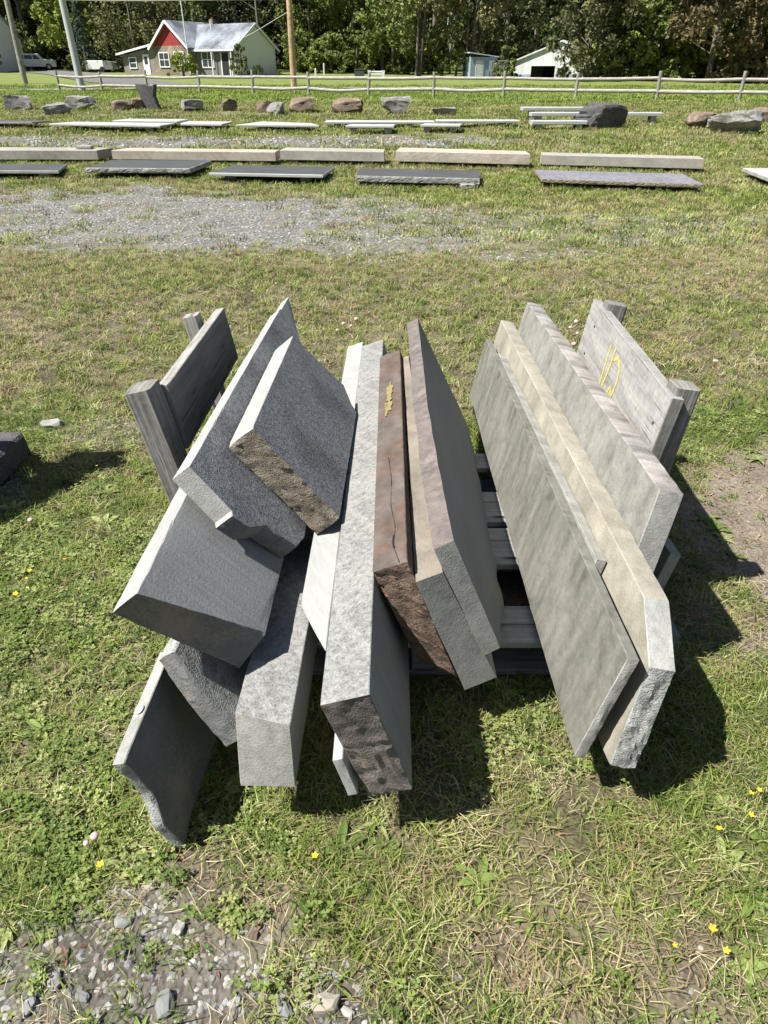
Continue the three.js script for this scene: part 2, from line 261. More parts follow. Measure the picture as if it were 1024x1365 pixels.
  const groups = g.groups.slice(), g2 = toCreasedNormals(g, 0.42); g2.clearGroups(); groups.forEach((q) => g2.addGroup(q.start, q.count, q.materialIndex));
  const mesh = new THREE.Mesh(g2, mats.length === 1 ? mats[0] : mats);
  const [a, w, n] = frame(...rot, side); if (side === 'R') a.negate();
  mesh.quaternion.setFromRotationMatrix(new THREE.Matrix4().makeBasis(a, w, n)); mesh.position.set(...O);
  if (name) put(mesh, name, label, 'stone slab', group, 'thing');
  return shadow(mesh);
}
const e = (m, r = 0) => ({ m, r });
const RK = 'stone slabs standing in the pallet rack';

// ---- right-hand leaning slabs
const rR = [-0.6, -0.7, 13.2];
slab('stone_slab', 'long flat olive grey slab in front of the right stack, half shadowed', { O: [0.464, 0.172, -1.188], rot: rR, side: 'R', T: 0.028, face: ST.olive, pts: [[0, 0], [0.0, 0.06], [-0.004, 0.33], [2.345, 0.32], [2.328, 0.012]], edges: [e(ST.greyEnd, 0.003), e(ST.greyEnd, 0.003), e(ST.olive), e(ST.olive), e(ST.olive)], group: RK });
slab('stone_slab', 'thin narrow grey slab sandwiched between two pale leaning slabs', { O: [0.569, 0.484, -1.58], rot: rR, side: 'R', T: 0.03, face: ST.pale, pts: [[0, 0], [1.765, -0.015], [1.765, -0.3], [-0.01, -0.3]], edges: [e(ST.pale), e(ST.pale), e(ST.pale), e(ST.greyEnd)], group: RK });
slab('stone_slab', 'cream slab with rough broken corner cut obliquely at its end', { O: [0.536, 0.177, -1.204], rot: rR, side: 'R', T: 0.066, face: ST.cream, pts: [[0, 0], [-0.058, 0.01], [-0.028, 0.159], [-0.002, 0.281], [0.147, 0.369], [2.441, 0.381], [2.441, 0.02]], edges: [e(ST.rock, 0.004), e(ST.rock, 0.009), e(ST.rock, 0.008), e(ST.greyEnd, 0.002), e(ST.cream, 0.003), e(ST.rock, 0.006), e(ST.pale)], cham: 0.002, group: RK });
slab('stone_slab', 'tall pale slab with purple streaked top edge beside the marked board', { O: [0.726, 0.663, -1.647], rot: rR, side: 'R', T: 0.07, face: ST.pale, pts: [[0, 0], [1.914, -0.006], [1.914, -0.49], [-0.09, -0.49]], edges: [e(ST.stained, 0.0035), e(ST.rock, 0.006), e(ST.pale), e(ST.greyEnd)], cham: 0.002, group: RK });
slab('stone_slab', 'short upright stone offcut wedged outside the tall pale slab', { O: [0.815, 0.43, -1.685], rot: [-2, 0, 13.2], side: 'R', T: 0.034, face: ST.pale, pts: [[0, 0], [0.095, 0], [0.095, -0.28], [0, -0.28]], edges: [e(ST.pale), e(ST.pale), e(ST.pale), e(ST.greyEnd)], group: RK });
slab('stone_slab', 'low blue grey slab end peeking out under the right stack', { O: [0.79, 0.25, -1.55], rot: [-1, 0, 13.2], side: 'R', T: 0.05, face: ST.blue, pts: [[0, 0], [0.8, 0], [0.8, -0.1], [0, -0.1]], edges: [e(ST.blue), e(ST.blue), e(ST.blue), e(ST.blue)], group: RK });

// ---- left-hand leaning slabs
const rG = [0.6, -0.4, -16.2];
slab('stone_slab', 'longest grey slab in the rack with speckled top and purplish broken end', { O: [0.067, 0.186, -1.081], rot: rG, side: 'L', T: 0.106, face: ST.sawn, pts: [[0, 0.005], [-0.02, 0.2], [-0.033, 0.35], [2.317, 0.342], [2.317, 0.012]], edges: [e(ST.purple, 0.008), e(ST.purple, 0.007), e(ST.grey, 0.002), e(ST.rock, 0.005), e(ST.sawn)], hid: [[0, 0], [0, 0], [0.0, -0.002], [-0.02, 0], [0, 0]], cham: 0.002, group: RK });
slab('stone_slab', 'pale slab with jagged broken edge against the longest grey slab', { O: [-0.134, 0.463, -1.241], rot: rG, side: 'L', T: 0.08, face: ST.smooth, pts: [[0, 0], [2.31, -0.012], [2.31, -0.29], [0.75, -0.27], [0.3, -0.13]], edges: [e(ST.smooth, 0.001), e(ST.smooth), e(ST.smooth), e(ST.rock, 0.006), e(ST.rock, 0.008)], hid: [[0.19, 0.01], [-0.01, 0], [0, 0], [0, 0], [0.05, 0]], cham: 0.002, group: RK });
slab('stone_slab', 'thin pale sliver of stone low beside the longest grey slab', { O: [-0.134, 0.463, -1.241], rot: rG, side: 'L', T: 0.024, face: ST.smooth, pts: [[-0.177, -0.275], [-0.172, -0.16], [0.7, -0.15], [0.7, -0.275]], edges: [e(ST.smooth, 0.003), e(ST.smooth, 0.002), e(ST.smooth), e(ST.smooth)], group: RK });
slab('stone_slab', 'rusty brown slab with cracked top and coarse brown broken end', { O: [0.189, 0.234, -1.404], rot: [0.4, -0.1, -20.9], side: 'L', T: 0.092, face: ST.rust, pts: [[0, 0], [0.028, 0.372], [1.606, 0.371], [1.606, -0.03], [0.02, -0.03]], edges: [e(ST.rustRock, 0.009), e(ST.rust, 0.003), e(ST.rustRock, 0.006), e(ST.rust), e(ST.rustRock, 0.006)], hid: [[0.05, 0.07], [0, 0], [0, 0], [0, 0], [0.05, 0.05]], cham: 0.002, group: RK });
const rB = [1.2, -0.4, -38.8], [aB, wB, nB] = frame(...rB, 'L');
const OB = V(-0.136, 0.5, -1.75).addScaledVector(nB, 0.012);
slab('stone_slab', 'short thick charcoal slab lying topmost with coarse brown end', { O: OB.toArray(), rot: rB, side: 'L', T: 0.09, face: ST.flamed, pts: [[0, 0], [-0.007, 0.361], [0.814, 0.356], [0.893, 0.074], [0.806, 0.021], [0.787, -0.012]], edges: [e(ST.brownRock, 0.008), e(ST.smooth, 0.001), e(ST.rock, 0.006), e(ST.rock, 0.006), e(ST.rock, 0.006), e(ST.sawn, 0.002)], cham: 0.002, group: RK });
slab('stone_slab', 'charcoal slab under the topmost one with its lower corner broken away', { O: V(-0.481, 0.775, -1.552).addScaledVector(nB, 0.008).toArray(), rot: rB, side: 'L', T: 0.06, face: ST.flamed, pts: [[0, 0], [-0.013, -0.15], [-0.031, -0.156], [-0.013, -0.215], [0.053, -0.26], [0.085, -0.374], [0.155, -0.395], [1.2, -0.39], [1.35, -0.16], [1.46, -0.017]], edges: [e(ST.greyEnd), e(ST.greyEnd), e(ST.dark, 0.005), e(ST.dark, 0.006), e(ST.dark, 0.008), e(ST.dark, 0.008), e(ST.dark, 0.006), e(ST.dark), e(ST.dark), e(ST.smooth)], group: RK });
slab('stone_slab', 'grey slab whose far tip shows behind the two charcoal slabs', { O: [-0.472, 0.70, -3.216], rot: rB, side: 'L', T: 0.05, face: ST.sawn, pts: [[0.252, -0.019], [-0.07, -0.155], [-0.3, -0.33], [-1.25, -0.33], [-1.25, 0]], edges: [e(ST.greyEnd), e(ST.greyEnd), e(ST.dark), e(ST.dark), e(ST.smooth)], group: RK });
slab('stone_slab', 'sloping grey block with bright sawn edge jutting left under charcoal slabs', { O: [-0.518, 0.672, -1.189], rot: [1, 0, -45], side: 'L', T: 0.105, face: ST.sawn, pts: [[0, 0], [0.144, -0.325], [0.68, -0.327], [0.68, -0.004]], edges: [e(ST.dark, 0.004), e(ST.sawn), e(ST.dark), e(ST.smooth)], hid: [[0.025, 0], [-0.035, -0.01], [0, 0], [0, 0]], cham: 0.002, group: RK });
slab('stone_slab', 'dark grey slab standing below the charcoal slabs by left posts', { O: [-0.36, 0.158, -1.92], rot: [0, 0, -20], side: 'L', T: 0.08, face: ST.dark, pts: [[0, 0], [0, 0.42], [0.95, 0.42], [0.95, 0]], edges: [e(ST.dark)], group: RK });
slab('stone_slab', 'thin dark slab tilted to the grass with a white paint spot', { O: [-0.477, 0.012, -1.054], rot: [2.3, 4.5, -13.8], side: 'L', T: 0.03, face: ST.dark, pts: [[0, 0], [-0.012, 0.11], [0.016, 0.2], [0.002, 0.334], [0.34, 0.321], [0.355, -0.003], [0.252, -0.006], [0.074, 0.012]], edges: [e(ST.rock, 0.006), e(ST.rock, 0.007), e(ST.rock, 0.006), e(ST.greyEnd, 0.001), e(ST.rock), e(ST.dark, 0.002), e(ST.dark, 0.003), e(ST.dark, 0.003)], cham: 0.002, group: RK });
slab('stone_slab', 'mossy rough slab under the sloping grey block behind the dark slab', { O: [-0.367, 0.253, -1.202], rot: [5, 0, -38], side: 'L', T: 0.055, face: ST.rock, pts: [[-0.005, -0.035], [0.0, 0.01], [0.03, 0.12], [0.064, 0.227], [0.6, 0.22], [0.6, -0.03]], edges: [e(ST.dark, 0.006), e(ST.dark, 0.006), e(ST.dark, 0.007), e(ST.rock, 0.004), e(ST.rock), e(ST.rock)], cham: 0.005, group: RK });
slab('stone_slab', 'squared grey stone post poking out beneath the sloping block', { O: [-0.207, 0.172, -1.1], rot: [1.5, 0.2, -0.2], side: 'L', T: 0.13, face: ST.sawn, pts: [[0, 0], [0.012, 0.193], [1.75, 0.19], [1.75, 0]], edges: [e(ST.greyEnd, 0.0015), e(ST.grey, 0.0022), e(ST.rock), e(ST.grey)], hid: [[0.0, 0], [0.035, 0], [0, 0], [0, 0]], cham: 0.002, group: RK });

// ---- marks on the stones
function ribbon(pts, w, n, lift, m, jag = 0.3) { const c = new THREE.CatmullRomCurve3(pts), N = Math.max(12, pts.length * 8), pos = [], nv = V(...n); for (let i = 0; i < N; i++) { const A = c.getPoint(i / N), B = c.getPoint((i + 1) / N), d = B.clone().sub(A).normalize(), k = (j) => w * (1 + jag * fbm(j * 0.9, w * 900, 2, 2) * 2), sd = V(0, 0, 0).crossVectors(d, nv).normalize(), q = [A.clone().addScaledVector(sd, k(i)), B.clone().addScaledVector(sd, k(i + 1)), B.clone().addScaledVector(sd, -k(i + 1)), A.clone().addScaledVector(sd, -k(i))].map((p) => p.addScaledVector(nv, lift)); for (const t of [0, 1, 2, 0, 2, 3]) pos.push(q[t].x, q[t].y, q[t].z); } return new THREE.Mesh(geoFrom(pos), m); }
{
  const D = scene.children.find((o) => o.userData.label?.includes('white paint spot')), T = 0.03;
  const g = new THREE.CircleGeometry(0.011, 20); g.scale(1.25, 0.85, 1); const m = new THREE.Mesh(g, mat({ color: new THREE.Color().setRGB(0.78, 0.78, 0.76), roughness: 0.7 })); m.name = 'paint_spot'; m.rotation.x = -Math.PI / 2; m.position.set(0.15, 0.3335, -0.015); D.add(m);
  const H = scene.children.find((o) => o.userData.label?.includes('rusty brown slab')), yl = mat({ color: new THREE.Color().setRGB(0.21, 0.175, 0.075), roughness: 0.95 }), ck = mat({ color: new THREE.Color().setRGB(0.03, 0.022, 0.018), roughness: 1 });
  const add = (nme, pts, w, mm, jag) => { const r = ribbon(pts.map(([u, t]) => V(u, 0.3725, -t)), w, [0, 1, 0], 0.0025, mm, jag); r.name = nme; H.add(r); };
  add('lichen_streak', [[0.98, 0.045], [1.06, 0.047], [1.15, 0.046], [1.25, 0.042]], 0.009, yl, 0.8); add('lichen_streak', [[0.94, 0.06], [1.0, 0.056], [1.06, 0.06]], 0.005, yl, 0.8);
  add('crack', [[0.03, 0.02], [0.12, 0.035], [0.2, 0.03], [0.32, 0.042], [0.45, 0.04], [0.62, 0.05]], 0.0006, ck, 0.8); add('crack', [[0.1, 0.034], [0.13, 0.036], [0.16, 0.034]], 0.0018, ck, 0.6);
}
// ---- the two-layered slab, lofted through stations
function loft(stations, mats, seed, amp = 0.004) {       // station: [vt, vb, hb, ht]; sides: visible, bottom, hidden, top, near, far
  const NL = 14, NS = [8, 3, 6, 4], P = (s, f) => { const i = Math.min(stations.length - 2, Math.floor(s)), t = s - i, A = stations[i], B = stations[i + 1], k = Math.floor(f) % 4, q = f - Math.floor(f), L = (S) => V(...S[k]).lerp(V(...S[(k + 1) % 4]), q); return L(A).lerp(L(B), t); };
  const tri = [[], [], [], [], [], []], S = stations.length - 1, per = NS.reduce((a, b) => a + b);
  const grid = []; for (let i = 0; i <= S * NL; i++) { const row = []; for (let k = 0; k < 4; k++) for (let j = 0; j < NS[k]; j++) { const p = P(i / NL, k + j / NS[k]); const d = amp * fbm(p.x * 16, p.y * 16, p.z * 9 + seed, 3) * (k === 0 || k === 2 ? 0.7 : 1.4); p.x += d; p.y += (k === 3 ? d : d * 0.4); row.push(p); } grid.push(row); }
  const sideOf = (j) => { let k = 0; while (j >= NS[k]) { j -= NS[k]; k++; } return k; };
  for (let i = 0; i < S * NL; i++) for (let j = 0; j < per; j++) { const a = grid[i][j], b = grid[i][(j + 1) % per], c = grid[i + 1][(j + 1) % per], d = grid[i + 1][j]; tri[sideOf(j)].push(a, b, d, b, c, d); }
  for (const [row, m, fl] of [[grid[0], 4, true], [grid[S * NL], 5, false]]) { const c = row.reduce((s, p) => s.add(p), V(0, 0, 0)).divideScalar(per); for (let j = 0; j < per; j++) { const a = row[j], b = row[(j + 1) % per]; fl ? tri[m].push(c, b, a) : tri[m].push(c, a, b); } }
  const pos = [], uv = [], g = new THREE.BufferGeometry(); let st = 0; const used = [];
  tri.forEach((t, m) => { g.addGroup(st, t.length, m); st += t.length; for (const p of t) { pos.push(p.x, p.y, p.z); uv.push(...(m === 4 || m === 5 ? [p.x, p.y] : m === 0 || m === 2 ? [p.z, p.y * 1.05] : [p.z, p.x])); } });
  g.setAttribute('position', new THREE.Float32BufferAttribute(pos, 3)); g.setAttribute('uv', new THREE.Float32BufferAttribute(uv, 2)); g.computeVertexNormals();
  const groups = g.groups.slice(), g2 = toCreasedNormals(g, 0.7); g2.clearGroups(); groups.forEach((q) => g2.addGroup(q.start, q.count, q.materialIndex));
  return new THREE.Mesh(g2, mats);
}
{
  const t = (p, k) => [p[0] - 0.927 * k, p[1] - 0.375 * k, p[2] + 0.01];
  const A = [[[0.166, 0.645, -1.43], [0.310, 0.287, -1.45]], [[0.155, 0.645, -1.807], [0.367, 0.195, -1.751]], [[0.147, 0.645, -2.228], [0.375, 0.185, -2.084]], [[0.153, 0.645, -3.246], [0.396, 0.185, -3.04]]];
  const st1 = A.map(([a, b]) => [a, b, t(b, 0.05), t(a, 0.05)]);
  const G = new THREE.Group();
  const l1 = loft(st1, [ST.blue, ST.blue, ST.blue, ST.purple, ST.greyEnd, ST.blue], 5, 0.006); l1.name = 'brown_topped_layer'; G.add(l1);
  const st2 = [[[0.146, 0.535, -1.452], [0.309, 0.172, -1.458], [0.217, 0.172, -1.41], [0.078, 0.535, -1.412]], [[0.124, 0.55, -1.9], [0.31, 0.175, -1.75], [0.235, 0.172, -1.75], [0.078, 0.545, -1.9]], [[0.105, 0.56, -2.98], [0.335, 0.18, -2.98], [0.28, 0.18, -2.98], [0.084, 0.555, -2.98]]];
  const l2 = loft(st2, [ST.greyEnd, ST.greyEnd, ST.greyEnd, ST.buff, ST.greyEnd, ST.greyEnd], 8, 0.004); l2.name = 'buff_layer'; G.add(l2);
  put(G, 'stone_slab', 'two-layered slab with brown top edge, buff ledge and blue grey face', 'stone slab', RK, 'thing'); shadow(G);
}

// ------------------------------------------------------------------ pallet rack of weathered timber
{
  const G = new THREE.Group(), deck = 0.15; G.position.set(0.1, 0, 0);
  const X0 = -0.68, X1 = 0.72, cx = (X0 + X1) / 2, W = X1 - X0;
  const slat = (z0, z1, y, k) => { const x = new THREE.Mesh(bx(W, 0.026, z1 - z0, 0, 0, 0, 0.003), WD.slat); x.name = 'deck_plank'; x.position.set(cx, y, (z0 + z1) / 2); x.rotation.y = 0.006 * Math.sin(k * 7); G.add(x); };
  [[-2.87, -2.735], [-2.525, -2.3], [-2.255, -2.025], [-1.797, -1.712], [-1.708, -1.627]].forEach(([a, b], k) => slat(a, b, deck - 0.013, k));
  for (const [x, k] of [[X0 + 0.05, 0], [cx, 1], [X1 - 0.05, 2]]) { const s = new THREE.Mesh(bx(0.07, 0.095, 1.24, 0, 0, 0, 0.004), WD.dark); s.name = 'stringer'; s.position.set(x, 0.076, -2.25); G.add(s); }
  [[-1.76, -1.64], [-2.3, -2.18], [-2.86, -2.74]].forEach(([a, b], k) => { const x = new THREE.Mesh(bx(W, 0.024, b - a, 0, 0, 0, 0.003), WD.dark); x.name = 'base_plank'; x.position.set(cx, 0.014, (a + b) / 2); G.add(x); });
  // leaning posts: [top outer centre], base; section
  const post = (bx0, tx, ty, z, tz, w, d, m) => {
    const b = V(bx0 - 0.1, 0.06, z), t = V(tx - 0.1, ty, tz), L = b.distanceTo(t), seg = 10, pos = [], uv = [], nS = 24, rings = [];
    const dir = t.clone().sub(b).normalize(), ax = V(1, 0, 0).addScaledVector(dir, -dir.x).normalize(), az = V(0, 0, 0).crossVectors(ax, dir);
    for (let i = 0; i <= seg; i++) { const r = []; for (let k = 0; k < nS; k++) { const an = (k + 0.5) / nS * Math.PI * 2, c = Math.cos(an), s = Math.sin(an), q = 1 / Math.pow(Math.pow(Math.abs(c), 16) + Math.pow(Math.abs(s), 16), 1 / 16); const wob = 1 + 0.05 * fbm(c * 2, s * 2, i * 0.4 + tx * 9, 2); r.push(b.clone().lerp(t, i / seg).addScaledVector(ax, c * q * w / 2 * wob).addScaledVector(az, s * q * d / 2 * wob)); } rings.push(r); }
    for (let i = 0; i < seg; i++) for (let k = 0; k < nS; k++) { const k2 = (k + 1) % nS, f = (P, i, k) => { pos.push(P.x, P.y, P.z); uv.push(i / seg * L, k / nS * 2 * (w + d)); }; f(rings[i][k], i, k); f(rings[i + 1][k], i + 1, k); f(rings[i][k2], i, k + 1); f(rings[i][k2], i, k + 1); f(rings[i + 1][k], i + 1, k); f(rings[i + 1][k2], i + 1, k + 1); }
    for (const [r, y] of [[rings[seg], 0.004], [rings[0], 0]]) { const c = r.reduce((s, p) => s.add(p), V(0, 0, 0)).divideScalar(nS); c.y += y; for (let k = 0; k < nS; k++) for (const P of [c, r[(k + 1) % nS], r[k]]) { pos.push(P.x, P.y, P.z); uv.push(P.z * 0.3, P.x); } }
    const g = toCreasedNormals(geoFrom(pos, uv), 0.5), x = new THREE.Mesh(g, m); x.name = 'post'; G.add(x);
  };
  const bOut = [];
  const RbT = V(0.785, 0.502, -1.948), rRb = [2, 0, 9.4], RbB = slab(null, null, { O: RbT.clone().sub(V(0.1, 0, 0)).toArray(), rot: rRb, side: 'R', T: 0.037, face: WD.pale, pts: [[0, 0], [0, 0.296], [1.07, 0.296], [1.07, 0]], edges: [e(WD.grey), e(WD.pale), e(WD.grey), e(WD.grey)], cham: 0.002 });
  RbB.name = 'side_board'; RbB.userData.label = 'pale right side board with yellow crayon mark'; G.add(RbB);
  post(0.785, 0.888, 0.81, -2.0, -2.01, 0.075, 0.085, WD.grey); post(0.80, 0.925, 0.81, -2.86, -2.885, 0.08, 0.075, WD.grey);
  const LbB = slab(null, null, { O: [-0.74, 0.543, -2.128], rot: [0.4, -0.5, -9.8], side: 'L', T: 0.038, face: WD.dark, pts: [[0, 0], [0, 0.222], [0.898, 0.222], [0.898, 0]], edges: [e(WD.grey), e(WD.slat), e(WD.grey), e(WD.grey)], cham: 0.002 });
  LbB.name = 'side_board'; G.add(LbB);
  post(-0.585, -0.745, 0.775, -2.06, -2.085, 0.085, 0.11, WD.grey); post(-0.62, -0.765, 0.775, -2.82, -2.845, 0.06, 0.07, WD.slat);
  // lower boards inside the posts
  const LbC = slab(null, null, { O: [-0.70, 0.22, -2.128], rot: [0.4, -0.5, -9.8], side: 'L', T: 0.03, face: WD.dark, pts: [[0, 0], [0, 0.2], [0.898, 0.2], [0.898, 0]], edges: [e(WD.grey)], cham: 0.002 }); LbC.name = 'side_board'; G.add(LbC);
  // crayon marks on the right board
  const [a, w, n] = frame(...rRb, 'R'), yel = mat({ color: new THREE.Color().setRGB(0.52, 0.45, 0.09), roughness: 0.8 });
  const strokes = [[[0.66, 0.235], [0.655, 0.16], [0.645, 0.085]], [[0.60, 0.24], [0.60, 0.16], [0.615, 0.07]], [[0.575, 0.205], [0.545, 0.222], [0.50, 0.205], [0.475, 0.16], [0.485, 0.10], [0.50, 0.06], [0.525, 0.035]], [[0.54, 0.085], [0.52, 0.12], [0.495, 0.10]], [[0.545, 0.08], [0.55, 0.04], [0.52, 0.055], [0.50, 0.075]], [[0.49, 0.06], [0.482, 0.01], [0.475, -0.0]]];
    const gs = strokes.map((s) => { const pts = s.map(([u, v]) => RbT.clone().sub(V(0.1, 0, 0)).addScaledVector(a, u).addScaledVector(w, v).addScaledVector(n, 0.0015)); const curve = new THREE.CatmullRomCurve3(pts), N = 24, pos = [];
    for (let i = 0; i < N; i++) { const A = curve.getPoint(i / N), B = curve.getPoint((i + 1) / N), d = B.clone().sub(A).normalize(), sd = V(0, 0, 0).crossVectors(d, n).multiplyScalar(0.0062 * (1 + 0.3 * Math.sin(i * 2.3))); const q = [A.clone().add(sd), B.clone().add(sd), B.clone().sub(sd), A.clone().sub(sd)]; for (const k of [0, 1, 2, 0, 2, 3]) pos.push(q[k].x, q[k].y, q[k].z); } return geoFrom(pos); });
  gs.forEach((g) => part(G, 'crayon_stroke', g, yel));
  for (const [u, v] of [[0.06, 0.19], [0.07, 0.08], [0.17, 0.1], [0.93, 0.22], [0.95, 0.1]]) { const p = RbT.clone().sub(V(0.1, 0, 0)).addScaledVector(a, u).addScaledVector(w, v).addScaledVector(n, 0.0005), h = part(G, 'nail', new THREE.SphereGeometry(0.005, 10, 6), ST.slateDark); h.position.copy(p); }
  put(G, 'pallet_rack', 'weathered timber pallet rack with splayed posts holding the stone slabs', 'pallet rack'); shadow(G);
}

// ------------------------------------------------------------------ plants on the ground
function bladeTris(pos, nrm, b, dir, len, wid, bend, segs = 2) {
  const side = V(-dir.z, 0, dir.x); let prevL, prevR;
  for (let i = 0; i <= segs; i++) {
    const t = i / segs, w = wid * (1 - t * 0.75) / 2, c = V(b.x + dir.x * len * bend * t * t, b.y + len * (t - 0.35 * bend * t * t), b.z + dir.z * len * bend * t * t);
    const L = c.clone().addScaledVector(side, w), Rr = c.clone().addScaledVector(side, -w);
    if (i) { if (i === segs) pos.push(...prevL.toArray(), ...prevR.toArray(), ...c.toArray()); else pos.push(...prevL.toArray(), ...prevR.toArray(), ...L.toArray(), ...L.toArray(), ...prevR.toArray(), ...Rr.toArray()); }
    prevL = L; prevR = Rr;
  }
}
function tuft(seed, n, R, h0, h1, w, bmin, bmax) { const r = rng(seed), pos = []; for (let i = 0; i < n; i++) { const an = r() * 6.283, q = R * Math.sqrt(r()), d = r() * 6.283; bladeTris(pos, null, V(Math.cos(an) * q, -0.004, Math.sin(an) * q), V(Math.cos(d), 0, Math.sin(d)), lerp(h0, h1, r()), w * (0.6 + 0.8 * r()), lerp(bmin, bmax, r())); } return geoFrom(pos); }
function clover(seed, n, R) {
  const r = rng(seed), pos = [];
  for (let i = 0; i < n; i++) {
    const an = r() * 6.283, q = R * Math.sqrt(r()), c = V(Math.cos(an) * q, 0.008 + 0.028 * r(), Math.sin(an) * q), s = 0.0042 + 0.004 * r(), rot = r() * 6.283, nn = V(r() - 0.5, 1.3, r() - 0.5).normalize(), t1 = V(1, 0, 0).cross(nn).normalize(), t2 = V(0, 0, 0).crossVectors(nn, t1);
    for (let k = 0; k < 3; k++) { const a0 = rot + k * 2.094, at = (a, q) => c.clone().addScaledVector(t1, Math.cos(a) * q).addScaledVector(t2, Math.sin(a) * q).addScaledVector(nn, q * 0.25); const p = [c, at(a0 - 0.75, s * 0.95), at(a0 - 0.35, s * 1.45), at(a0 + 0.35, s * 1.45), at(a0 + 0.75, s * 0.95)]; for (const [x, y, z] of [[0, 1, 2], [0, 2, 3], [0, 3, 4]]) pos.push(...p[x].toArray(), ...p[y].toArray(), ...p[z].toArray()); }
  }
  return geoFrom(pos);
}
function rosette(seed, n, l0, l1, w) {
  const r = rng(seed), pos = [];
  for (let i = 0; i < n; i++) {
    const a = i / n * 6.283 + r(), L = lerp(l0, l1, r()), up = 0.25 + 0.75 * r(), d = V(Math.cos(a), 0, Math.sin(a)), s = V(-d.z, 0, d.x), S = 6; let pl, pc, pr;
    for (let k = 0; k <= S; k++) { const t = k / S, ww = w * (0.7 + 0.5 * r()) * Math.sin(Math.PI * Math.pow(Math.min(0.98, t * 0.93 + 0.05), 0.75)) * (k === S ? 0.1 : 1), c = V(d.x * L * t, 0.004 + L * up * (t * 0.9 - t * t * 0.8), d.z * L * t), l = c.clone().addScaledVector(s, ww).add(V(0, ww * 0.35, 0)), q = c.clone().addScaledVector(s, -ww).add(V(0, ww * 0.35, 0)); if (k) for (const T of [[pl, pc, l], [l, pc, c], [pc, pr, c], [c, pr, q]]) for (const P of T) pos.push(P.x, P.y, P.z); pl = l; pc = c; pr = q; }
  }
  return geoFrom(pos);
}
function strawGeo(seed, n, R) { const r = rng(seed), pos = []; for (let i = 0; i < n; i++) { const an = r() * 6.283, q = R * Math.sqrt(r()), a = r() * 6.283, L = 0.015 + 0.032 * r(), d = V(Math.cos(a), 0, Math.sin(a)), s = V(-d.z, 0, d.x).multiplyScalar(0.0004 + 0.0005 * r()), b = V(Math.cos(an) * q, 0.003 + 0.012 * r(), Math.sin(an) * q), m = b.clone().addScaledVector(d, L / 2).add(V((r() - 0.5) * 0.012, 0.012 * r(), (r() - 0.5) * 0.012)), t = b.clone().addScaledVector(d, L).add(V(0, 0.008 * (r() - 0.3), 0)); for (const [A, B] of [[b, m], [m, t]]) for (const P of [A.clone().add(s), A.clone().sub(s), B.clone().add(s), B.clone().add(s), A.clone().sub(s), B.clone().sub(s)]) pos.push(P.x, Math.max(0.001, P.y), P.z); } return geoFrom(pos); }
const leafMat = () => new THREE.MeshPhysicalMaterial({ color: 0xffffff, roughness: 0.75, transmission: 0.3, thickness: 0, side: THREE.DoubleSide, specularIntensity: 0.35 });
const dryMat = new THREE.MeshStandardMaterial({ color: 0xffffff, roughness: 0.9, side: THREE.DoubleSide });
const G1 = [[0.145, 0.205, 0.036], [0.195, 0.255, 0.048], [0.25, 0.295, 0.07], [0.30, 0.32, 0.10], [0.09, 0.14, 0.028], [0.38, 0.40, 0.18]], DRY = [[0.35, 0.30, 0.16], [0.29, 0.24, 0.125], [0.40, 0.36, 0.22], [0.23, 0.175, 0.10]];
const LUSH = [[0.09, 0.145, 0.028], [0.13, 0.19, 0.036], [0.17, 0.23, 0.045], [0.075, 0.12, 0.026], [0.25, 0.295, 0.07]];
function inPallet(x, z, m = 0.02) { return x > -0.58 - m && x < 0.82 + m && z > -2.87 - m && z < -1.63 + m; }
function scatter(name, label, geos, material, d0, d1, dens, rate, pick, seed, smin = 0.7, smax = 1.3) {
  const r = rng(seed), half = (d) => (d * 0.853 + 0.85) * 0.58 + 0.75, N = 200; let tot = 0; const cum = [];
  for (let i = 0; i < N; i++) { const d = lerp(d0, d1, (i + 0.5) / N); tot += 2 * half(d) * (d1 - d0) / N; cum.push(tot); }
  const want = Math.round(tot * dens), list = geos.map(() => [[], []]), M = new THREE.Matrix4(), q = new THREE.Quaternion(), E = new THREE.Euler();
  for (let i = 0; i < want; i++) {
    const u = r() * tot; let lo = 0, hi = N - 1; while (lo < hi) { const mid = (lo + hi) >> 1; cum[mid] < u ? lo = mid + 1 : hi = mid; }
    const d = lerp(d0, d1, (lo + r()) / N), x = (r() * 2 - 1) * half(d), z = -d, cv = cover(x, z), p = rate(cv, x, d); if (r() > p || (inPallet(x, z) && r() > 0.12)) continue;
    const s = lerp(smin, smax, r()), k = Math.floor(r() * geos.length), c = pick(cv, x, d, r), v = 0.75 + 0.5 * r();
    q.setFromEuler(E.set((r() - 0.5) * 0.35, r() * 6.283, (r() - 0.5) * 0.35)); M.compose(V(x, gy(x, z) - 0.002, z), q, V(s, s * (0.75 + 0.5 * r()), s));
    list[k][0].push(...M.elements); list[k][1].push(c[0] * v, c[1] * v, c[2] * v);
  }
  geos.forEach((g, k) => { const n = list[k][0].length / 16; if (!n) return; const im = new THREE.InstancedMesh(g, material, n); im.instanceMatrix.array.set(list[k][0]); im.instanceColor = new THREE.InstancedBufferAttribute(new Float32Array(list[k][1]), 3); im.castShadow = im.receiveShadow = true; put(im, name, label, name.replace(/_/g, ' '), null, 'stuff'); });
}
const pick = (arr, r) => arr[Math.floor(r() * arr.length)];
const dryness = (x, z) => clamp(0.5 + 1.3 * fbm(x * 1.1 + 4, z * 1.1, 6.6, 3));
const grassPick = (cv, x, d, r) => { const dr = clamp(dryness(x, -d) * (d < 3.6 ? 0.42 : 0.62) - cv[2] * 0.45); return r() < dr * 0.75 ? pick(DRY, r) : pick(r() < cv[2] ? LUSH : G1, r); };
const green = leafMat();
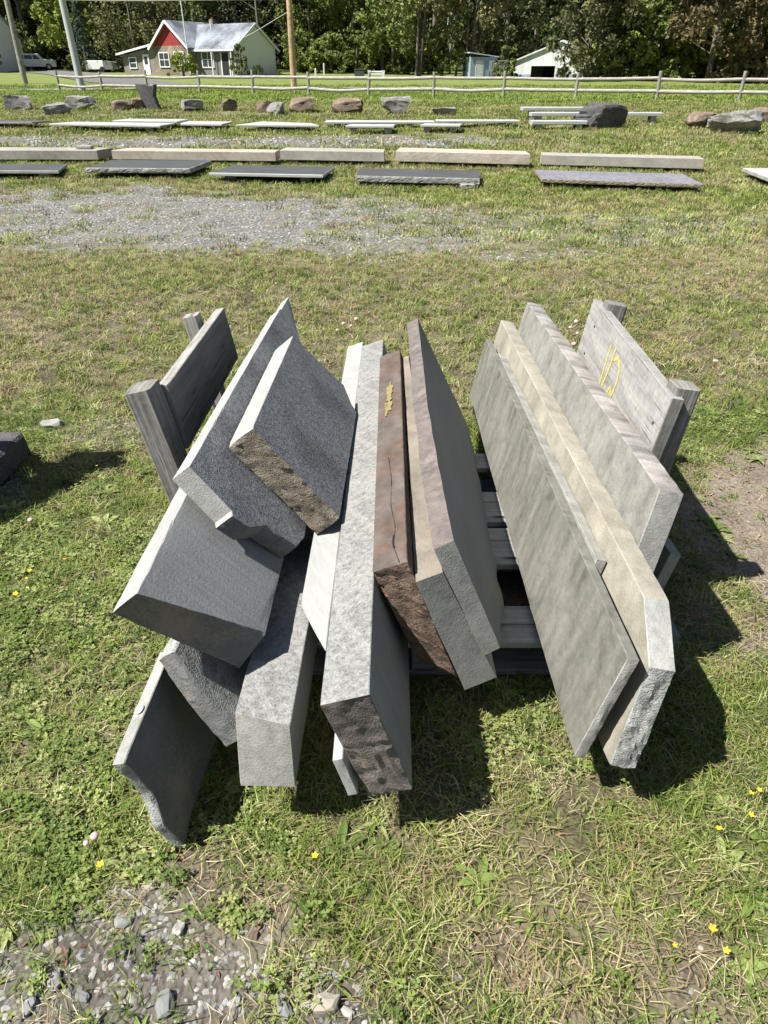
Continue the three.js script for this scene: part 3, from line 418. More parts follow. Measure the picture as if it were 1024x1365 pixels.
scatter('grass', 'short mixed green grass around the pallet rack', [tuft(1, 12, 0.024, 0.015, 0.045, 0.0032, 0.5, 1.5), tuft(2, 12, 0.028, 0.012, 0.04, 0.0042, 0.7, 1.7), tuft(3, 10, 0.022, 0.025, 0.06, 0.0034, 0.4, 1.4)], green, 0.45, 3.6, 4300, (c, x, d) => (1 - 0.88 * c[0]) * (1 - 0.72 * c[1] - 0.24 * c[1] ** 6) * (0.45 + 0.55 * c[2]) * (0.35 + 0.65 * sst(-0.25, 0.2, fbm(x * 9, d * 9, 31, 2))), grassPick, 101);
scatter('clover', 'low clover patches in the foreground turf', [clover(4, 12, 0.032), clover(5, 12, 0.036)], green, 0.45, 3.6, 1700, (c, x, d) => (1 - 0.95 * c[0]) * (1 - 0.75 * c[1] - 0.24 * c[1] ** 6) * (0.5 + 0.5 * c[2]) * sst(-0.3, 0.25, fbm(x * 2.2, d * 2.2, 12, 3)), (c, x, d, r) => pick([[0.13, 0.19, 0.042], [0.18, 0.24, 0.06], [0.24, 0.295, 0.095], [0.10, 0.155, 0.036], [0.31, 0.34, 0.14]], r), 102, 0.5, 0.95);
scatter('dry_straw', 'pale dead grass lying over the foreground turf', [strawGeo(6, 12, 0.05), strawGeo(7, 12, 0.05)], dryMat, 0.45, 4.2, 560, (c) => (1 - 0.8 * c[0]) * (0.55 + 0.45 * c[1] - 0.85 * c[1] ** 8) * (1 - 0.4 * c[2]), (c, x, d, r) => pick([...DRY, [0.24, 0.18, 0.11], [0.22, 0.16, 0.09]], r), 103);
scatter('broad_weed', 'broad leaved weeds scattered in the turf', [rosette(8, 7, 0.03, 0.07, 0.009), rosette(9, 6, 0.04, 0.085, 0.012), rosette(10, 9, 0.03, 0.06, 0.0065)], green, 0.5, 3.8, 110, (c) => (1 - 0.8 * c[0]) * (1 - 0.6 * c[1]) * (0.3 + 0.7 * c[2]), (c, x, d, r) => pick([[0.15, 0.21, 0.05], [0.21, 0.27, 0.08], [0.12, 0.175, 0.045], [0.28, 0.32, 0.13]], r), 104, 0.45, 1.0);
scatter('dry_leaf', 'brown withered leaf scraps caught in the turf', [rosette(41, 1, 0.02, 0.03, 0.004), rosette(42, 2, 0.015, 0.03, 0.005)], dryMat, 0.45, 3.8, 130, (c) => 0.3 + 0.7 * c[1], (c, x, d, r) => pick([[0.16, 0.09, 0.06], [0.22, 0.14, 0.09], [0.12, 0.065, 0.05], [0.28, 0.21, 0.13]], r), 110, 0.6, 1.2);
scatter('grass', 'thin yellowing grass behind the pallet rack', [tuft(11, 16, 0.05, 0.025, 0.07, 0.006, 0.4, 1.4), tuft(12, 14, 0.055, 0.02, 0.06, 0.006, 0.6, 1.6)], green, 3.6, 8, 560, (c) => (1 - 0.94 * c[0]) * (1 - 0.7 * c[1]) * (0.55 + 0.45 * c[2]), grassPick, 105);
scatter('dry_straw', 'dead grass thatch behind the pallet rack', [strawGeo(13, 16, 0.09)], dryMat, 4.2, 8, 130, (c) => (1 - 0.85 * c[0]) * (0.6 + 0.4 * c[1]), (c, x, d, r) => pick(DRY, r), 106, 1.2, 1.8);
scatter('grass', 'mown yellow green grass between the gravel lanes', [tuft(14, 26, 0.13, 0.03, 0.09, 0.011, 0.4, 1.4), tuft(15, 24, 0.14, 0.03, 0.08, 0.012, 0.6, 1.5)], green, 8, 16, 95, (c) => (1 - 0.96 * c[0]) * (1 - 0.5 * c[1]), grassPick, 107);
scatter('grass', 'short grass around the rows of flat slabs', [tuft(16, 40, 0.3, 0.04, 0.11, 0.02, 0.4, 1.4)], green, 16, 34, 14, (c) => 1 - 0.95 * c[0], grassPick, 108);
scatter('grass', 'mown green lawn by the split rail fence', [tuft(17, 50, 0.55, 0.05, 0.13, 0.04, 0.4, 1.4)], green, 34, 62, 3.2, (c) => 1 - 0.9 * c[0], (c, x, d, r) => pick([[0.20, 0.27, 0.055], [0.25, 0.31, 0.07], [0.17, 0.235, 0.05]], r), 109);
// ---- gravel
function pebble(seed) { const g = mergeVertices(new THREE.IcosahedronGeometry(1, 1).deleteAttribute('normal').deleteAttribute('uv')), p = g.attributes.position, r = rng(seed); for (let i = 0; i < p.count; i++) { const v = V(p.getX(i), p.getY(i), p.getZ(i)); const k = 0.75 + 0.5 * r(); const c = (t) => Math.sign(t) * Math.pow(Math.abs(t), 0.7); p.setXYZ(i, c(v.x) * k, c(v.y) * k * 0.5, c(v.z) * k * 0.75); } const q = g.toNonIndexed(); q.computeVertexNormals(); return q; }
const pebs = [21, 22, 23, 24].map(pebble), pebMat = new THREE.MeshStandardMaterial({ color: 0xffffff, roughness: 0.95 });
const pebCol = (c, x, d, r) => pick([[0.24, 0.24, 0.24], [0.30, 0.295, 0.285], [0.19, 0.195, 0.20], [0.28, 0.255, 0.22], [0.37, 0.36, 0.345]], r);
scatter('gravel', 'grey crushed gravel in the foreground bare patches', pebs, pebMat, 0.45, 3.8, 5200, (c, x, d) => Math.pow(c[0], 1.3) + 0.03 * c[1] + 0.003, (c, x, d, r) => pebCol(c, x, d, r).map((v) => v * 0.8), 120, 0.0022, 0.0095);
scatter('gravel', 'grey gravel of the yard lane behind the rack', pebs.slice(0, 2), pebMat, 3.8, 13, 620, (c) => Math.pow(c[0], 1.5) + 0.02 * c[1] + 0.006, (c, x, d, r) => pebCol(c, x, d, r).map((v) => v * 0.8), 121, 0.006, 0.022);
scatter('gravel', 'grey gravel of the second lane between slab rows', pebs.slice(2, 4), pebMat, 16, 24, 60, (c) => c[0] * c[0], pebCol, 122, 0.015, 0.045);
// single larger stones lying on the foreground soil
{
  const L = [[-0.116, -0.717, 0.024], [-0.439, -0.714, 0.021], [-0.572, -0.878, 0.017], [-0.677, -0.76, 0.016], [-0.297, -0.719, 0.012], [-0.197, -0.703, 0.015], [-0.124, -0.766, 0.012], [-0.071, -0.70, 0.012], [-0.708, -0.71, 0.015], [-0.611, -0.73, 0.013], [-0.446, -0.865, 0.015], [-0.538, -0.961, 0.014], [-0.149, -0.788, 0.01], [-1.746, -3.466, 0.045]];
  L.forEach(([x, z, s], i) => { const m = new THREE.Mesh(pebble(60 + i), mat({ color: new THREE.Color().setRGB(...pebCol(0, 0, 0, rng(i + 5))).multiplyScalar(0.95), roughness: 0.9 })); m.scale.set(s * 1.2, s * 1.1, s); m.rotation.set(0.2 * Math.sin(i * 3), i * 1.7, 0.15); m.position.set(x, gy(x, z) + s * 0.3, z); put(m, 'loose_stone', 'angular grey stone lying loose on the bare gravelly soil', 'stone', 'loose stones on the gravelly soil'); shadow(m); });
}
// flowers
{
  const petal = []; for (let k = 0; k < 5; k++) { const a = k * 1.2566, p = (q, t, y) => [Math.cos(a + t) * q, y, Math.sin(a + t) * q]; petal.push(...[0, 0, 0], ...p(0.006, 0.5, 0.001), ...p(0.0085, 0.15, 0.0025), ...[0, 0, 0], ...p(0.0085, 0.15, 0.0025), ...p(0.0085, -0.15, 0.0025), ...[0, 0, 0], ...p(0.0085, -0.15, 0.0025), ...p(0.006, -0.5, 0.001)); }
  const pg = geoFrom(petal), stem = new THREE.CylinderGeometry(0.0008, 0.001, 1, 5).translate(0, 0.5, 0), sm = mat({ color: new THREE.Color(0.06, 0.1, 0.02) }), ym = mat({ color: new THREE.Color().setRGB(0.70, 0.50, 0.01), roughness: 0.6 });
  const Fl = [[-1.284, -2.081], [-1.272, -1.973], [-1.28, -2.11], [-1.199, -2.213], [-1.31, -2.91], [-1.318, -3.126], [-0.16, -1.009], [-0.653, -0.99], [0.808, -1.08], [0.795, -1.07], [0.929, -1.182], [0.899, -1.117], [0.952, -1.19], [0.697, -0.842], [0.711, -0.80], [0.605, -0.807], [-1.879, -5.384], [1.685, -4.579], [1.832, -4.506], [-1.26, -2.03]];
  const r = rng(77);
  Fl.forEach(([x, z]) => { const G = new THREE.Group(), h = 0.035 + 0.03 * r(); const s = part(G, 'stem', stem, sm); s.scale.set(1, h, 1); const f = part(G, 'petals', pg, ym); const k = 0.6 + 0.6 * r(); f.scale.setScalar(k); f.position.y = h; f.rotation.set(0.5 * (r() - 0.3), r() * 6, 0.4 * (r() - 0.5)); G.position.set(x, gy(x, z), z); put(G, 'yellow_flower', 'small yellow five-petalled flower standing in the turf', 'flower', 'yellow flowers in the turf'); shadow(G); });
  const head = new THREE.IcosahedronGeometry(0.009, 1), pm = mat({ color: new THREE.Color().setRGB(0.55, 0.36, 0.36), roughness: 0.9 });
  [[-0.7, -1.037], [-0.681, -1.047], [-1.442, -2.489], [-0.235, -5.067], [-0.327, -4.98], [-0.204, -5.249], [1.306, -4.98], [1.389, -5.157], [1.26, -4.655], [-0.29, -5.1], [1.34, -4.9]].forEach(([x, z]) => { const G = new THREE.Group(), h = 0.04 + 0.03 * r(); const s = part(G, 'stem', stem, sm); s.scale.y = h; const f = part(G, 'flower_head', head, pm); f.position.y = h; f.scale.set(1, 0.85, 1); f.scale.multiplyScalar(0.8 + 0.7 * r() + (z < -4 ? 0.5 : 0)); G.position.set(x, gy(x, z), z); put(G, 'clover_flower', 'round dusty pink clover flower head in the turf', 'flower', 'pink clover flowers in the turf'); shadow(G); });
  const far = pg.clone(); far.scale(3.2, 3.2, 3.2);
  const yl = new THREE.MeshStandardMaterial({ color: 0xffffff, roughness: 0.7, side: THREE.DoubleSide });
  scatter('yellow_wildflowers', 'yellow wildflowers speckling the lawn before the fence', [far], yl, 25, 37, 6, (c, x, d) => (x < 1 ? 1 : 0.6) * sst(0.0, 0.3, fbm(x * 0.25, d * 0.4, 2, 3)) * (1 - c[0]) * (d > 29 || x > 4 ? 1 : 0.3), (c, x, d, r) => [0.8, 0.6, 0.02], 130, 0.8, 1.6);
  scatter('yellow_wildflowers', 'few yellow wildflowers in grass near flat slabs', [far], yl, 6, 16, 0.5, (c) => 1 - c[0], (c, x, d, r) => [0.8, 0.62, 0.02], 131, 0.4, 0.7);
}

// ------------------------------------------------------------------ boulders and flat slabs laid out in rows
function boulder(seed, w, h, d, block = 0.6, cuts = 9) {   // angular rock: points pushed to planes
  const r = rng(seed), g = mergeVertices(new THREE.IcosahedronGeometry(1, 4).deleteAttribute('normal').deleteAttribute('uv')), p = g.attributes.position, pl = [];
  for (let i = 0; i < cuts; i++) { const n = V(r() * 2 - 1, r() * 1.6 - 0.6, r() * 2 - 1).normalize(); pl.push([n, 0.62 + 0.3 * r()]); }
  for (const n of [V(1, 0, 0), V(-1, 0, 0), V(0, 0, 1), V(0, 0, -1), V(0, 1, 0)]) pl.push([n.add(V(r() - 0.5, r() - 0.5, r() - 0.5).multiplyScalar(0.3)).normalize(), lerp(0.9, 0.6, block)]);
  for (let i = 0; i < p.count; i++) {
    const v = V(p.getX(i), p.getY(i), p.getZ(i)).multiplyScalar(1.15); for (const [n, k] of pl) { const q = v.dot(n); if (q > k) v.addScaledVector(n, k - q); }
    v.addScaledVector(v.clone().normalize(), 0.13 * fbm(v.x * 2.6, v.y * 2.6, v.z * 2.6 + seed, 3) + 0.06 * fbm(v.x * 8, v.y * 8, v.z * 8 + seed, 2)); p.setXYZ(i, v.x, v.y, v.z);
  }
  g.computeBoundingBox(); const b = g.boundingBox, s = b.getSize(V(0, 0, 0)); g.translate(-(b.min.x + b.max.x) / 2, -b.min.y, -(b.min.z + b.max.z) / 2); g.scale(w / s.x, h / s.y, d / s.z);
  const q = g.toNonIndexed(); q.computeVertexNormals(); return boxUV(toCreasedNormals(q, 0.22));
}
const rockGrey = mat({ roughness: 0.95 }, stone([0.22, 0.215, 0.205], { mott: 0.3, blot: 0.22, speck: 0.2, seed: 71, met: 1.2 }), 0.01), rockBrown = mat({ roughness: 0.95 }, stone([0.17, 0.13, 0.10], { mott: 0.3, blot: 0.22, speck: 0.2, seed: 73, met: 1.2, tint: [0.25, 0.175, 0.12], tintAt: 0.1 }), 0.01), rockDark = mat({ roughness: 0.9 }, stone([0.07, 0.07, 0.074], { mott: 0.3, blot: 0.2, speck: 0.25, seed: 75, met: 1.2, tint: [0.15, 0.14, 0.13], tintAt: 0.2 }), 0.01);
function rock(seed, x, z, w, h, d, m, label, block, rot = 0, tip = 0) { const o = new THREE.Mesh(boulder(seed, w, h * 1.12 + 0.05, d, block), m); o.position.set(x, gy(x, z) - 0.05, z); o.rotation.set(0, rot, tip); put(o, 'boulder', label, 'boulder', 'boulders set out before the fence'); return shadow(o); }
rock(1, -12.85, -29.1, 0.9, 0.42, 0.6, rockGrey, 'squared grey boulder with a flat dark side', 0.95, 0.3);
rock(2, -10.85, -27.4, 0.95, 0.32, 0.6, rockGrey, 'low grey boulder leaning on a blockier grey boulder', 0.3, 0.2);
rock(3, -10.75, -29.4, 1.0, 0.4, 0.7, rockGrey, 'blocky grey boulder behind the low grey one', 0.5, -0.2);
rock(4, -9.25, -29.1, 0.66, 0.3, 0.5, rockBrown, 'reddish brown boulder touching a second brown block', 0.7, 0.5);
rock(5, -8.75, -29.35, 0.5, 0.32, 0.45, rockBrown, 'small brown block beside the upright dark stone', 0.9, 0.1);
rock(6, -6.59, -28.4, 0.76, 0.34, 0.5, rockGrey, 'pale grey boulder with a brown right side', 0.8, 0.3);
rock(7, -5.41, -28.7, 0.56, 0.33, 0.4, rockBrown, 'small tan pointed boulder on its own', 0.5, 0.8);
rock(8, -4.06, -28.1, 0.55, 0.32, 0.45, rockBrown, 'rounded brown boulder half behind a darker one', 0.4, 0.2);
rock(9, -3.52, -27.1, 0.68, 0.33, 0.5, rockGrey, 'dark grey boulder leaning on the rounded brown one', 0.4, 1.2);
rock(10, -2.81, -28.05, 0.86, 0.42, 0.6, rockBrown, 'upright brown boulder with rounded top corners', 0.7, 0.1);
rock(11, -1.19, -27.4, 1.05, 0.42, 0.6, rockBrown, 'wide rusty brown boulder with sloping right side', 0.6, -0.1);
rock(12, 0.36, -27.45, 1.0, 0.47, 0.6, rockGrey, 'squared bluish grey boulder with flat top', 0.95, 0.1);
rock(13, 1.95, -27.1, 0.84, 0.2, 0.5, rockGrey, 'flat low grey stone below yellow flowers', 0.9, 0.05);
rock(14, 5.96, -22.6, 1.4, 0.54, 0.9, rockDark, 'large dark fractured boulder beside the pale bench stones', 0.35, 0.3);
rock(15, 8.75, -22.7, 0.95, 0.36, 0.6, rockBrown, 'brown boulder tucked behind the large pale one', 0.4, 0.4);
rock(16, 9.25, -21.55, 1.4, 0.48, 0.8, rockGrey, 'large pale grey boulder with a dark end face', 0.5, -0.35);
rock(17, 11.1, -24.2, 0.8, 0.36, 0.6, rockBrown, 'tan boulder beyond the large pale one', 0.6, 0.2);
{ // upright dark stone with a waist
  const s = new THREE.Shape(); [[-0.36, 0], [0.36, 0], [0.3, 0.2], [0.2, 0.45], [0.3, 0.78], [0.12, 0.74], [-0.1, 0.79], [-0.42, 0.8], [-0.3, 0.5], [-0.27, 0.3]].forEach(([x, y], i) => i ? s.lineTo(x, y) : s.moveTo(x, y)); s.closePath();
  const g = boxUV(new THREE.ExtrudeGeometry(s, { depth: 0.18, bevelEnabled: true, bevelSize: 0.02, bevelThickness: 0.02, bevelSegments: 1 }));
  const o = new THREE.Mesh(g, rockDark); o.position.set(-8.26, gy(-8.26, -29.3) - 0.03, -29.4); o.rotation.y = -0.25; put(o, 'standing_stone', 'tall waisted dark stone set upright among the boulders', 'standing stone'); shadow(o);
}
// flat slab: corners front-left, front-right, back-right, back-left (x,z), underside y above ground, thickness
function flat(label, c, lift, t, m, em, group, blocks = [], ragged = 0) {
  const y0 = gy((c[0][0] + c[2][0]) / 2, (c[0][1] + c[2][1]) / 2) + lift, cx = c.reduce((s, p) => s + p[0], 0) / 4, cz = c.reduce((s, p) => s + p[1], 0) / 4;
  const o = slab(null, null, { O: [cx, y0 + t, cz], rot: [0, 0, 0], side: 'L', T: t, face: m, pts: c.map(([x, z]) => [x - cx, -(z - cz)]), edges: [e(em, ragged)], cham: 0.008 });
  o.quaternion.setFromEuler(new THREE.Euler(-Math.PI / 2, 0, 0)); put(o, 'flat_stone', label, 'stone slab', group, 'thing');
  blocks.forEach(([x, z, s]) => { const b = new THREE.Mesh(boulder(Math.round(x * 31 + z * 17) & 255, s || 0.2, lift + 0.03, 0.16, 0.97, 4), ST.stepGrey); b.position.set(x, y0 - lift - 0.012, z); put(b, 'support_block', 'small stone block propping the ' + label.split(' ').slice(0, 6).join(' '), 'block', 'blocks under the flat slabs'); shadow(b); });
}
const GR = 'flat slabs laid in rows on blocks';
flat('dark bluish slab lying flat with its end cut by the row gap', [[-7.6, -13.55], [-5.55, -13.5], [-5.8, -14.55], [-7.9, -14.6]], 0.07, 0.05, ST.slateDark, ST.greyEnd, GR, [[-5.85, -13.65], [-7.2, -13.8]]);
flat('wide black slab with chipped pale front edge', [[-5.14, -13.58], [-3.3, -13.48], [-3.2, -14.82], [-5.05, -14.85]], 0.08, 0.08, ST.slateDark, ST.rock, GR, [[-4.8, -13.85], [-3.6, -13.85]], 0.012);
flat('dark grey slab with pale cut edge next to the wide black slab', [[-2.93, -13.22], [-1.0, -12.92], [-0.87, -14.13], [-2.71, -14.4]], 0.09, 0.05, ST.slateDark, ST.lightSlab, GR, [[-2.6, -13.45], [-1.3, -13.2]]);
flat('narrow grey slab with rough front resting on a tan block', [[-0.47, -12.77], [1.51, -12.4], [1.63, -13.48], [-0.44, -13.84]], 0.07, 0.09, ST.slateDark, ST.rock, GR, [[-0.1, -12.85, 0.22], [1.32, -12.42, 0.25]], 0.01);
flat('lavender speckled slab with ragged front edge', [[2.52, -12.55], [4.85, -11.9], [5.0, -13.2], [2.62, -13.8]], 0.08, 0.06, ST.speckled, ST.brownRock, GR, [[3.0, -12.8], [4.5, -12.35]], 0.012);
flat('pale bluish slab at the end of the front slab row', [[6.12, -12.5], [7.6, -12.3], [7.8, -13.8], [6.3, -13.95]], 0.09, 0.06, ST.lightSlab, ST.greyEnd, GR, [[6.35, -12.7], [7.4, -12.6]]);
flat('long grey step carrying a small flat stone', [[-8.2, -15.75], [-5.62, -15.7], [-5.5, -16.3], [-8.2, -16.4]], 0.06, 0.17, ST.stepGrey, ST.stepGrey, GR, [[-7.6, -15.9], [-6.0, -15.9]]);
flat('long beige step with square ends', [[-5.3, -15.6], [-2.07, -15.25], [-2.05, -15.75], [-5.1, -16.15]], 0.06, 0.16, ST.step, ST.step, GR, [[-4.9, -15.7], [-2.5, -15.4]]);
flat('pale grey step between two beige steps', [[-2.0, -15.4], [0.0, -15.05], [0.02, -15.6], [-1.95, -16.0]], 0.07, 0.17, ST.stepGrey, ST.stepGrey, GR, [[-1.75, -15.5], [-0.3, -15.2]]);
flat('thick beige step with rock faced front', [[0.22, -15.2], [2.67, -14.6], [2.68, -15.2], [0.32, -15.95]], 0.06, 0.18, ST.step, ST.step, GR, [[0.75, -15.2], [2.3, -14.8]], 0.003);
flat('grey beige step behind the lavender speckled slab', [[2.93, -14.85], [5.68, -14.15], [5.75, -14.6], [3.0, -15.35]], 0.05, 0.17, ST.stepGrey, ST.stepGrey, GR, [[3.5, -14.85], [5.0, -14.45]]);
{ const o = new THREE.Mesh(bx(0.3, 0.05, 0.2, 0, 0.025, 0, 0.006), ST.stepGrey); o.position.set(-5.95, gy(-6, -16) + 0.235, -16.0); put(o, 'small_flat_stone', 'small flat stone resting on the long grey step', 'stone'); shadow(o); }
const G2 = 'thin pale slabs in the second row';
flat('dark edged thin slab at the row end near the lane', [[-11.2, -22.3], [-9.6, -22.3], [-9.4, -23.0], [-11.2, -23.4]], 0.1, 0.05, ST.slateDark, ST.greyEnd, G2);
flat('long thin pale slab with lower front edge', [[-9.07, -22.1], [-5.85, -21.3], [-5.7, -22.3], [-8.7, -23.0]], 0.12, 0.05, ST.lightSlab, ST.lightSlab, G2, [[-8.4, -22.2], [-6.2, -21.6]]);
flat('thin pale slab overlapping behind the long thin one', [[-7.6, -22.9], [-5.7, -22.5], [-5.6, -23.5], [-7.4, -23.8]], 0.13, 0.05, ST.lightSlab, ST.lightSlab, G2, [[-6.5, -23]]);
flat('short thin pale slab beside the long one', [[-5.57, -22.3], [-4.4, -22.1], [-4.3, -23.3], [-5.7, -23.5]], 0.1, 0.05, ST.lightSlab, ST.lightSlab, G2, [[-5.2, -22.5], [-4.6, -22.4]]);
flat('thin pale slab with tapered back corner', [[-3.96, -21.95], [-1.73, -21.7], [-2.0, -22.6], [-3.5, -23.4]], 0.11, 0.05, ST.lightSlab, ST.lightSlab, G2, [[-3.3, -22.1], [-2.2, -21.95]]);
flat('very long thin pale slab behind two short ones', [[-1.65, -22.6], [1.4, -22.6], [1.4, -23.3], [-1.65, -23.5]], 0.12, 0.05, ST.lightSlab, ST.lightSlab, G2, [[-1.3, -22.8], [0.7, -22.8]]);
flat('thin pale slab continuing the very long one', [[1.46, -22.6], [3.76, -22.6], [3.76, -23.2], [1.46, -23.3]], 0.12, 0.05, ST.lightSlab, ST.lightSlab, G2, [[3.3, -22.8]]);
flat('short pale slab on two blocks before the very long one', [[-1.01, -21.2], [0.25, -21.1], [0.3, -21.8], [-0.9, -21.9]], 0.13, 0.05, ST.lightSlab, ST.lightSlab, G2, [[-0.8, -21.3], [0.1, -21.25]]);
flat('short pale slab on blocks near the slab joint', [[0.94, -21.35], [1.98, -21.25], [2.1, -21.9], [1.1, -22.0]], 0.13, 0.05, ST.lightSlab, ST.lightSlab, G2, [[1.15, -21.5], [1.8, -21.4]]);
// stone benches
function bench(label, x, z, w, h, d) { const G = new THREE.Group(); part(G, 'bench_top', bx(w, 0.09, d, 0, h, 0, 0.012), ST.lightSlab); for (const s of [-1, 1]) part(G, 'bench_leg', bx(0.16, h - 0.04, d * 0.8, s * w * 0.36, (h - 0.04) / 2, 0, 0.01), ST.greyEnd); G.position.set(x, gy(x, z) - 0.01, z); put(G, 'stone_bench', label, 'bench', 'pale stone benches'); shadow(G); }
bench('low pale stone bench half hidden by the dark boulder', 4.75, -22.3, 1.5, 0.17, 0.45); bench('pale stone bench behind the low one', 5.0, -23.6, 1.6, 0.27, 0.45); bench('longest pale stone bench at the back of three', 5.2, -24.6, 2.2, 0.34, 0.45); bench('pale stone bench beyond the dark boulder', 7.3, -24.2, 1.7, 0.24, 0.4);

// ------------------------------------------------------------------ dark block at the frame's left and the neighbouring rack that shades the grass
{ const o = slab('stone_block', 'dark rusty stone block lying on gravel beside the rack', { O: [-1.72, 0.14, -2.45], rot: [1, 0, 0], side: 'L', T: 0.7, face: rockDark, pts: [[0, 0], [0.66, 0], [0.69, -0.13], [0, -0.13]], edges: [e(rockDark, 0.0018)], cham: 0.012 }); o.userData = { label: 'dark rusty stone block lying on gravel beside the rack', category: 'stone block', kind: 'thing' }; }
{
  const G = new THREE.Group(); G.position.set(-2.2, 0, -2.6); G.rotation.y = -0.44;
  { const b = part(G, 'side_board', bx(0.036, 0.28, 1.1, 0, 0, 0, 0.004), WD.grey); b.position.set(0.215, 0.66, 0); b.rotation.z = -0.42; }
  for (const z of [-0.42, 0.42]) { const p = part(G, 'post', bx(0.08, 0.86, 0.08, 0, 0.42, 0, 0.006), WD.grey); p.position.set(0.0, 0.0, z); p.rotation.z = -0.42; }
  for (let k = 0; k < 5; k++) part(G, 'deck_plank', bx(0.9, 0.026, 0.14, -0.5, 0.13, -0.5 + k * 0.25, 0.003), WD.slat);
  for (const x of [-0.9, -0.5, -0.08]) part(G, 'stringer', bx(0.07, 0.1, 1.2, x, 0.06, 0, 0.004), WD.dark);
  put(G, 'pallet_rack', 'second timber pallet rack standing beside the dark block', 'pallet rack'); shadow(G);
}

// ------------------------------------------------------------------ fence
{
  const G = new THREE.Group(), px = [80, 137, 197, 267, 338, 412, 492, 578, 671, 767, 875, 985, 1110, 1240], r = rng(5), P = px.map((p) => { const k = (p - 512) / 960, x = k * 36.9 / (1 + 0.392 * k); return V(x, 0, -(42.6 - 0.46 * x)); });
  P.forEach((p) => { p.y = gy(p.x, p.z); const h = 1.05 + 0.12 * r(); const g = new THREE.CylinderGeometry(0.075, 0.085, h + 0.1, 7, 4); const q = g.attributes.position; for (let i = 0; i < q.count; i++) q.setX(i, q.getX(i) * (1 + 0.2 * fbm(q.getY(i) * 4, p.x, 1, 2))); g.computeVertexNormals(); const o = part(G, 'post', g, WD.poleGrey); o.position.set(p.x, p.y + h / 2 - 0.05, p.z); o.rotation.set(0.05 * (r() - 0.5), r() * 6, 0.10 * (r() - 0.35)); });
  for (let i = 0; i < P.length - 1; i++) for (const y of [0.34, 0.82]) {
    const a = P[i].clone().add(V(0, y + 0.05 * (r() - 0.5), 0)), b = P[i + 1].clone().add(V(0, y + 0.05 * (r() - 0.5), 0)), m = a.clone().lerp(b, 0.5).add(V(0, -0.09 * r() * (r() < 0.6 ? 1 : 0.2), 0.03)); const ext = b.clone().sub(a).normalize().multiplyScalar(0.1);
    const g = new THREE.TubeGeometry(new THREE.CatmullRomCurve3([a.sub(ext), m, b.add(ext)]), 10, 0.062 + 0.015 * r(), 6); const q = g.attributes.uv; for (let k = 0; k < q.count; k++) q.setXY(k, q.getX(k) * 3, q.getY(k) * 0.3);
    part(G, 'rail', g, WD.rail);
  }
  put(G, 'split_rail_fence', 'weathered two-rail split rail fence crossing the lawn', 'fence'); shadow(G);
}
// ------------------------------------------------------------------ lane and driveway
function strip(name, label, pts, m) {
  const c = new THREE.CatmullRomCurve3(pts.map(([x, z]) => V(x, 0, z))), N = 70, W = 6, pos = [], uv = [], idx = [];
  for (let i = 0; i <= N; i++) { const t = i / N, p = c.getPoint(t), d = c.getTangent(t), s = V(-d.z, 0, d.x).normalize(), wi = lerp(pts[0][2], pts[pts.length - 1][2], t); for (let k = 0; k <= W; k++) { const o = (k / W - 0.5) * wi, x = p.x + s.x * o, z = p.z + s.z * o; pos.push(x, gy(x, z) + 0.05, z); uv.push(x, z); } }
  for (let i = 0; i < N; i++) for (let k = 0; k < W; k++) { const a = i * (W + 1) + k, b = a + W + 1; idx.push(a, b, a + 1, a + 1, b, b + 1); }
  const g = new THREE.BufferGeometry(); g.setAttribute('position', new THREE.Float32BufferAttribute(pos, 3)); g.setAttribute('uv', new THREE.Float32BufferAttribute(uv, 2)); g.setIndex(idx); g.computeVertexNormals(); const o = new THREE.Mesh(g, m); o.receiveShadow = true; put(o, name, label, 'road', null, 'structure');
}
const laneM = mat({ roughness: 1, color: new THREE.Color().setRGB(0.36, 0.345, 0.325) }, TX.soil, 0.02), driveM = mat({ roughness: 1, color: new THREE.Color().setRGB(0.19, 0.19, 0.195) }, TX.soil, 0.02);
strip('lane', 'pale gravel lane running behind the fence', [[-46, -50, 2.4], [-24, -53.5, 2.4], [-14, -56.5, 2.4], [2, -57, 2.4], [20, -52, 2.0], [50, -42, 2]], laneM);
strip('driveway', 'grey driveway climbing from the lane to the cottage', [[-14, -58, 6], [-20, -68, 5], [-27, -80, 5], [-36, -96, 5], [-44, -106, 6]], driveM);

// ------------------------------------------------------------------ utility poles and wires
function pole(x, z, h, r0, r1, m, label, lean = 0) { const o = new THREE.Group(); const g = new THREE.CylinderGeometry(r1, r0, h, 14, 6).translate(0, h / 2, 0); part(o, 'pole_shaft', g, m); part(o, 'pole_cap', new THREE.CylinderGeometry(r1 * 1.1, r1 * 1.1, 0.12, 14).translate(0, h, 0), m); o.position.set(x, gy(x, z) - 0.1, z); o.rotation.z = lean; put(o, 'utility_pole', label, 'utility pole', 'utility poles along the lane'); return shadow(o); }
pole(-28.3, -66.1, 10.5, 0.22, 0.16, WD.poleGrey, 'old grey utility pole rising from the lawn before the truck');
pole(-18.87, -52.2, 9.5, 0.22, 0.17, mat({ color: new THREE.Color().setRGB(0.42, 0.44, 0.46), roughness: 0.6 }), 'pale bluish pole standing at the end of the fence', 0.04);
const tanPole = pole(-6.16, -57.2, 10, 0.21, 0.17, WD.pole, 'tan timber utility pole rising right behind the fence');
